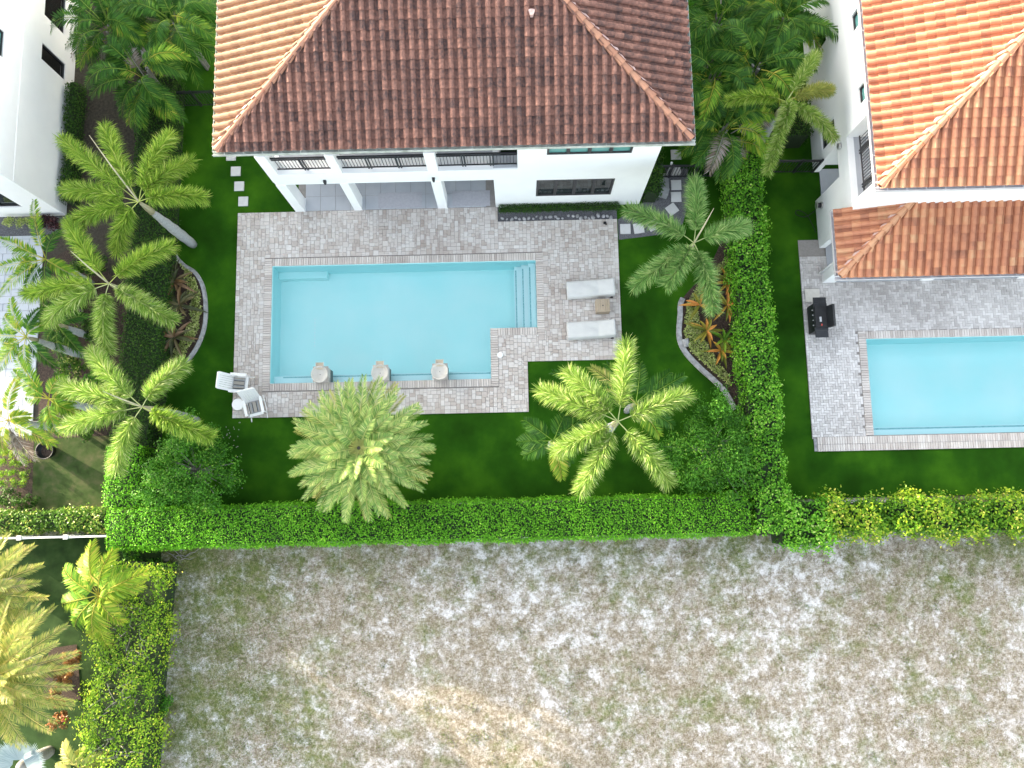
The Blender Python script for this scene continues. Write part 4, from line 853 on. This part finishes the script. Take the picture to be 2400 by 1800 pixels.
for i, (lb_, px, n) in enumerate((('bronze strappy plant under the blue-green foxtail, at the bed\'s left edge', (1640, 715), 6), ('bronze strappy plant with a single orange leaf near the hedge, topmost', (1708, 660), 8), ('bronze strappy plant against the hedge in the middle of the bed', (1705, 715), 10), ('orange-bronze strappy plant in the middle of the right crescent bed', (1657, 775), 13), ('green strappy plant against the hedge beside the orange-bronze one', (1697, 795), 8), ('olive bronze strappy plant lowest in the right crescent bed', (1690, 822), 9))):
    rosette('ti_plant', lb_, px, n+2, .9, 'tib' if i != 4 else 'arecay', 'bronze strappy plants', .45, .12, 220+i)
# ---- weeds and thatch on the sandy lot
def blades(name, n, box, m, h, w_, label, clump_n, sd_):
    cx = rng.uniform(box[0], box[1], clump_n); cy = rng.uniform(box[2], box[3], clump_n); i = rng.integers(0, clump_n, n)
    p = np.column_stack([cx[i]+rng.normal(0, sd_, n), cy[i]+rng.normal(0, sd_, n), np.full(n, -.052)]); d = norm(np.column_stack([rng.normal(0, .7, n), rng.normal(0, .7, n), np.full(n, .9)])); wd = norm(np.cross(d, rng.normal(0, 1, (n, 3))))
    v = np.clip(rng.uniform(.1, 1, n)*.6+rng.uniform(0, .5, clump_n)[i], 0, 1)
    return tag(link(name, qmesh(name, leaf_quads(p, d, wd, h*rng.uniform(.5, 1.3, n), np.full(n, w_), .2), MT[m], v)), label, 'grass', kind='stuff')
blades('weeds', 26000, (-13.6, 19, -12, -1.6), 'grass', .07, .016, 'thin dry weeds scattered over the sandy lot', 2600, .16)
blades('weeds', 9000, (-13.6, 18, -11.5, -1.7), 'grass', .08, .018, 'green weed tufts dotted over the sandy lot', 140, .13)
blades('weeds', 16000, (-13.8, -8.5, -10, -1.6), 'grass', .08, .016, 'greener weeds on the left side of the sandy lot', 260, .35)
n = 60; p = np.column_stack([rng.uniform(-12.3, -10.8, n), rng.uniform(.5, 3.4, n), np.full(n, .012)]); az = rng.uniform(0, 6.28, n); d = np.column_stack([np.cos(az), np.sin(az), np.zeros(n)]); wd = np.column_stack([-np.sin(az), np.cos(az), np.zeros(n)])
tag(link('fallen_petals', qmesh('fallen_petals', leaf_quads(p, d, wd, np.full(n, .06), np.full(n, .04), -.1), MT['dead'], np.ones(n))), 'pale fallen petals on the dark lawn by the corner tree', 'petals', kind='stuff')

# dry cut branches lying in the corner of the sandy lot
db = empty('dry_branches', (*P(415, 1312)[:2], -.05), 'dry grey cut branches on the sand by the hedge corner', 'branches')
for i in range(7):
    a = rng.uniform(-.35, .35, 2); az = rng.uniform(-.5, .5)+(0 if i % 2 else 2.6); ln = rng.uniform(.5, 1.3); q = [(a[0]+math.cos(az)*ln*t, a[1]+math.sin(az)*ln*t+.04*math.sin(7*t), .03+.06*math.sin(3*t)) for t in (0, .33, .66, 1)]
    MB().tube(q, [.022, .018, .013, .005], 5).build('branch', 'bark', db)
# river rocks in the planter under the wide window
rk = [MB() for _ in range(1)]
for i in range(26):
    x = -.45+i*.178+rng.uniform(-.05, .05); y = 11.5+rng.uniform(-.07, .08); r_ = rng.uniform(.05, .11)
    mb = MB(); mb.lathe([(0, -.02), (r_, .0), (r_*.9, r_*.45), (r_*.45, r_*.75), (0, r_*.8)], 8); o = mb.build('rock', 'concrete', loc=(x, y, .01), rz=rng.uniform(0, 3)); o.scale = (1, rng.uniform(.6, .95), 1)
    tag(o, 'small grey river rock in the planter under the wide window', 'rock', 'river rocks in the planter')
# ================================================================== FURNITURE AND SMALL THINGS
def lounger(label, cx, cy, rz):
    o = empty('sun_lounger', (cx, cy, ZP), label, 'sun lounger', 'covered sun loungers', rz)
    nx, ny, Lh, wh = 26, 8, .95, .33; V = []
    def zt(x): return .33+(.0 if x < .3 else (x-.3)*.20)+(-.02 if abs(x-.3) < .03 else 0)
    for i in range(nx+1):
        x = -Lh+2*Lh*i/nx; h = zt(x)
        ring = [(-wh-.035, .06+.012*math.sin(x*17)), (-wh-.02, .2), (-wh+.01, h-.03), (-wh+.05, h)]+[(-wh+.05+(2*wh-.1)*j/6, h+.012*math.sin(j*1.1+x*5)+.01*math.sin(x*9+j)) for j in range(1, 6)]+[(wh-.05, h), (wh-.01, h-.03), (wh+.02, .2), (wh+.035, .06+.012*math.sin(x*15+1))]
        V += [(x, y, z) for y, z in ring]
    k = 13; mb = MB(); mb.add(V, [(i*k+j, (i+1)*k+j, (i+1)*k+j+1, i*k+j+1) for i in range(nx) for j in range(k-1)]+[tuple(range(k)), tuple(nx*k+j for j in reversed(range(k)))])
    mb.build('cover', 'canvas', o, smooth=True)
    for s in (-1, 1): MB().tube([(.84, s*(wh+.02), .06), (.84, s*(wh+.07), .06)], .06, 12).build('wheel', 'hose', o)
    for x in (-.8, .6):
        for s in (-1, 1): MB().box(x-.03, x+.03, s*.27-.025, s*.27+.025, -.0, .2).build('leg', 'teak', o)
a = P(1384, 675, .35); lounger('white-covered sun lounger nearer the house', a[0], a[1], .045)
a = P(1385.5, 771, .35); lounger('white-covered sun lounger nearer the yellow-tipped palm', a[0], a[1], .04)
a = P(1413, 716, .45); t_ = empty('side_table', (a[0], a[1], ZP), 'square slatted teak side table between the two loungers', 'table', rz=.02)
for i in range(6): link('plank', paver_mesh(.088, .53, .03, 'teak', 'plank'), t_, (-.275+i*.092, -.265, .42))
for s in (-1, 1):
    for j in range(4):
        MB().box(-.26, .26, min(s*.25, s*.27), max(s*.25, s*.27), .02+j*.095, .11+j*.095).build('side_board', 'teak', t_); MB().box(min(s*.25, s*.27), max(s*.25, s*.27), -.248, .248, .02+j*.095, .11+j*.095).build('side_board', 'teak', t_)
MB().lathe([(0, .0), (.028, 0), (.028, .004), (0, .004)], 12, (0, .0, .421)).build('umbrella_hole', 'black', t_)
for i, (px, py) in enumerate(((748.6, 877), (890, 873.5), (1030, 870))):
    a = P(px, py, .72); o = empty('water_bowl', (a[0], a[1], 0), ('cream stone water bowl on the pool edge nearest the white rocking chairs', 'cream stone water bowl in the middle of the three on the pool edge', 'cream stone water bowl on the pool edge furthest from the rocking chairs')[i], 'water bowl', 'stone water bowls')
    pd = MB().box(-.26, .26, -.24, .30, -.5, .50).build('pedestal', 'joint', o)
    for j in range(4):
        for s in (-1, 1):
            for q in range(3):
                MB().box(-.265+q*.178, -.265+q*.178+.17, .30 if s > 0 else -.262, .322 if s > 0 else -.24, .07+j*.105, .165+j*.105).build('brick', 'coping', pd); MB().box(s*.262-(.0 if s > 0 else .02), s*.262+(.02 if s > 0 else 0), -.24+q*.18, -.24+q*.18+.172, .07+j*.105, .165+j*.105).build('brick', 'coping', pd)
    MB().box(-.30, .30, -.28, .34, .50, .54, bev=.01).build('pedestal_cap', 'coping', o)
    MB().lathe([(.0, .55), (.16, .55), (.26, .60), (.335, .72), (.335, .735), (.31, .735), (.295, .70), (.22, .63), (.12, .605), (.0, .60)], 28).build('bowl', 'cream', o, smooth=True)
    sp = MB(); sp.box(-.135, .135, .20, .47, .655, .675); sp.build('spout', 'tan', o)
    for s in (-1, 1): MB().box(min(s*.135, s*.155), max(s*.135, s*.155), .22, .475, .65, .735).build('spout_side', 'cream', o)
    MB().lathe([(0, .0), (.018, 0), (.012, .01), (0, .01)], 8, (0, 0, .602)).build('nozzle', 'black', o)
def rocker(label, px, py, rz):
    a = P(px, py, .45); o = empty('rocking_chair', (a[0], a[1], ZP), label, 'rocking chair', 'white rocking chairs', rz)   # faces +x
    for i in range(5): MB().box(-.25+i*.106, -.25+i*.106+.098, -.26, .26, .385, .41).build('seat_slat', 'whitepaint', o)
    MB().box(.26, .33, -.28, .28, .375, .415).build('seat_front', 'whitepaint', o)
    for i in range(7):
        y = -.255+i*.085; T = Matrix.Translation((-.27, y, .40)) @ Matrix.Rotation(-.42, 4, 'Y'); MB().box(-.012, .012, -.037, .037, .0, .80, T=T).build('back_slat', 'whitepaint', o)
    T = Matrix.Translation((-.27, 0, .40)) @ Matrix.Rotation(-.42, 4, 'Y')
    MB().box(-.03, .02, -.31, .31, .74, .86, T=T).build('back_rail', 'whitepaint', o)
    for s in (-1, 1):
        MB().box(-.03, .03, s*.31-.022, s*.31+.022, -.02, .80, T=T).build('back_post', 'whitepaint', o)
        MB().box(-.34, .30, s*.33-.055, s*.33+.055, .60, .625).build('armrest', 'whitepaint', o); MB().box(.22, .27, s*.32-.022, s*.32+.022, .06, .60).build('leg', 'whitepaint', o); MB().box(-.27, -.22, s*.32-.022, s*.32+.022, .05, .60).build('leg', 'whitepaint', o)
        pts = [(-.46+.94*k/12, s*.32, .025+.14*((k-5.5)/6.5)**2) for k in range(13)]; MB().tube(pts, .024, 6).build('rocker', 'whitepaint', o)
    cu = MB().box(-.24, .22, -.235, .235, .412, .452, bev=.02).build('cushion', 'stripe2', o)
    y = -.225
    for k, (w__, m) in enumerate(((.03, 'stripe1'), (.04, 'stripe3'), (.06, 'stripe2'), (.03, 'stripe1'), (.05, 'stripe3'), (.07, 'stripe3'), (.03, 'stripe1'), (.05, 'stripe2'), (.04, 'stripe3'))):
        MB().box(-.215, .195, y, y+w__, .450, .456).build('stripe', m, cu); y += w__+.004
rocker('white rocking chair nearer the pool, facing the water', 562, 899, -.09)
rocker('white rocking chair at the patio corner, facing the lawn', 598, 955, -math.pi/2+.24)
a = P(558, 948, .5); o = empty('round_table', (a[0], a[1], ZP), 'small round white table beside the rocking chairs', 'table')
MB().lathe([(0, .46), (.215, .46), (.23, .47), (.23, .485), (.215, .49), (0, .49)], 28).build('table_top', 'whitepaint', o, smooth=False)
for k in range(3): b = k*2.094+.3; MB().tube([(.07*math.cos(b), .07*math.sin(b), .46), (.2*math.cos(b), .2*math.sin(b), .0)], .015, 6).build('leg', 'whitepaint', o)
def stone(label, px, py, s, rz, m='stone', group='stepping stones', z=.05):
    a = P(px, py, 0); o = MB().box(-s/2, s/2, -s/2, s/2, -.03, z, bev=.01).build('stepping_stone', m, loc=(a[0], a[1], 0), rz=rz); tag(o, label, 'stepping stone', group)
for (px, py), lb_ in zip(((542, 366), (553, 402), (561, 437), (570.5, 472.5)), ('half hidden under the roof edge', 'second below the roof edge', 'third below the roof edge', 'nearest the patio corner')): stone(f'square white stepping stone left of the house, {lb_}', px, py, .40, 0)
for (px, py, rz), lb_ in zip(((1465.5, 537, 0), (1497, 535.5, .12), (1530, 528, .45), (1575, 491, .6), (1584.5, 462, 0), (1584.5, 434, 0), (1583.5, 400, 0), (1584, 363, 0)), ('right at the patio edge', 'second from the patio edge, slightly turned', 'third from the patio edge, under the palm frond', 'turned diagonally at the bend', 'just after the bend', 'in front of the black gate', 'seen through the black gate', 'beyond the black gate')): stone(f'square stepping stone right of the house, {lb_}', px, py, .42, rz)
a = P(1172, 832, .07); tag(MB().lathe([(0, .0), (.11, 0), (.12, -.02), (.12, -.03), (0, -.03)], 20).build('skimmer_lid', 'plastic', loc=(a[0], a[1], ZP+.04)), 'round white skimmer lid in the patio paving near the pool corner', 'lid')
a = P(1418, 522, .1); tag(MB().box(-.06, .06, -.05, .05, 0, .05).tube([(0, 0, .05), (.04, -.1, .12)], [.03, .045], 8).build('spotlight', 'black', loc=(a[0], a[1], ZP)), 'small black spotlight on the patio by the planter end', 'light')
a = P(1608, 804, .1); tag(MB().box(-.12, .12, -.16, .16, 0, .22, bev=.05).box(-.05, .05, -.07, .07, .22, .235, bev=.004).build('rock_speaker', 'concrete', loc=(a[0], a[1], .02), rz=.2), 'grey rock-shaped box on the right bed edge', 'box')
# white rail fence
vf = empty('rail_fence', (-19, -.95, 0), 'white vinyl rail fence in front of the variegated hedge', 'fence')
for z in (.35, 1.12): MB().box(-3.5, 3.45, -.03, .03, z, z+.09).build('rail', 'vinyl', vf)
for i in range(40): link('picket', BOXM.setdefault('pk', MB().box(-.04, .04, -.012, .012, .08, 1.12).mesh('picket', MT['vinyl'])), vf, (-3.4+i*.172, 0, 0))
for px in (46, 155, -60): x = P(px, 1261, 1.2)[0]+19; MB().box(x-.065, x+.065, -.065, .065, 0, 1.24).build('post', 'vinyl', vf); MB().box(x-.085, x+.085, -.085, .085, 1.24, 1.27, bev=.01).build('post_cap', 'vinyl', vf)
def fence(label, p0, p1, h, posts):
    a, b = P(*p0), P(*p1); L_ = np.linalg.norm(b-a); o = empty('metal_fence', a, label, 'fence', 'black metal fences', math.atan2(b[1]-a[1], b[0]-a[0]))
    for z in (.08, h-.16, h-.04): MB().box(0, L_, -.02, .02, z, z+.04).build('rail', 'black', o)
    me = MB().box(-.01, .01, -.01, .01, .12, h-.16).mesh('picket', MT['black'])
    for i in range(1, int(L_/.12)): link('picket', me, o, (i*.12, 0, 0))
    for q in posts: MB().box(q*L_-.035, q*L_+.035, -.035, .035, 0, h+.03).build('post', 'black', o)
fence('black metal fence and gate between the middle house and the dividing hedge', (1530, 417), (1712, 413), 1.25, (.05, .2, .52, 1))
fence('black metal fence between the dividing hedge and the right house', (1806, 405), (1903, 404), 1.25, (.0, .55, 1))
fence('black metal fence left of the sunlit roof slope', (424, 250), (520, 247), 1.25, (0, .5, 1))
# grill
a = P(1917, 748, .5); g = empty('grill', (a[0], a[1], ZP), 'black gas grill with open lid on the right patio corner', 'grill')
MB().box(-.28, .25, -.55, .55, .10, .80, bev=.02).build('cabinet', 'black', g); MB().box(-.25, .20, -.42, .42, .80, .86).build('fire_box', 'hose', g)
T = Matrix.Translation((.21, 0, .84)) @ Matrix.Rotation(.30, 4, 'Y'); MB().box(0, .10, -.43, .43, 0, .40, bev=.03, T=T).build('lid', 'black', g)
MB().box(-.26, .24, .55, .80, .74, .78).build('side_shelf', 'black', g); MB().box(-.26, .24, -.80, -.55, .74, .78).build('side_shelf', 'black', g)
for y in (-.3, -.1, .1, .3): MB().tube([(-.28, y, .72), (-.32, y, .72)], .025, 8).build('knob', 'steel', g)
for x in (-.22, .2):
    for y in (-.48, .48): MB().tube([(x-.02, y, .05), (x+.02, y, .05)], .05, 8).build('caster', 'hose', g)
MB().box(-.10, -.02, -.2, .0, .862, .885).build('tongs', 'steel', g); MB().box(-.05, .0, -.36, -.28, .862, .88).build('lighter', 'red', g)
a = P(1903, 693, .05); tag(MB().box(-.29, .29, -.27, .27, 0, .03, bev=.006).build('stone_slab', 'cream', loc=(a[0], a[1], ZP+.01)), 'square beige slab on the patio above the black grill', 'slab')
# hose reel on the right house
o = empty('hose_reel', (RX-.02, 11.5, .75), 'black hose reel on the right house wall with a looped hose', 'hose reel')
MB().tube([(0, 0, 0), (-.06, 0, 0)], .14, 16).build('wall_plate', 'steel', o); MB().tube([(-.06, 0, 0), (-.22, 0, 0)], .10, 14).build('coil', 'hose', o); MB().tube([(-.22, 0, 0), (-.24, 0, 0)], .15, 16).build('rim', 'steel', o)
MB().tube([tuple(p) for p in smoothpath([(-.14, 0, -.1), (-.2, -.1, -.5), (-.45, -.22, -.72), (-.8, -.1, -.73), (-.75, .08, -.73), (-.4, -.1, -.73), (-.2, -.5, -.73), (-.05, -.9, -.73)])], .014, 6).build('hose', 'hose', o)
# pot, boxes, pipe
a = P(108, 1056, .3); o = empty('planter_pot', (a[0], a[1], 0), 'round black empty pot on the worn lawn', 'pot')
MB().lathe([(.0, .01), (.24, .01), (.33, .40), (.355, .40), (.355, .43), (.32, .43), (.31, .38), (.22, .12), (0, .12)], 28).build('pot', 'hose', o, smooth=True); MB().lathe([(0, .2), (.26, .2)], 20).build('soil', 'mulch', o)
a = P(1557, 450, .3); tag(MB().box(-.17, .17, -.15, .15, 0, .42, bev=.02).build('utility_box', 'stone_dark', loc=(a[0], a[1], 0), rz=-.3), 'grey utility box beside the stepping stones behind the house corner', 'box')
a = P(1567, 398, .5); tag(MB().tube([(0, 0, 0), (0, 0, 1.1)], .03, 8).tube([(0, 0, 1.1), (0, 0, 1.2)], .05, 8).build('vent_pipe', 'plastic', loc=(a[0], a[1], 0)), 'thin white capped pipe by the black gate', 'pipe')
a = P(1556, 425, .02); tag(MB().box(-.2, .2, -.35, .35, 0, .04, bev=.01).build('equipment_pad', 'stone_dark', loc=(a[0], a[1], 0)), 'blue-grey pad between the side hedge and the gate stones', 'pad')
# roof vent droppings mark is real mortar: a small pale patch
pt = MB(); c0 = P(1246, 33, 8.5)
zz = 7.15+.35*(c0[1]-11.37)+.10
pt.prism([(c0[0]+.09*math.cos(k)*(1+.3*math.sin(3*k)), c0[1]+.13*math.sin(k)*(1+.2*math.cos(2*k))) for k in (i*.5236 for i in range(12))], zz-.1, zz+.05)
pt.build('mortar_patch', 'mortar', house)
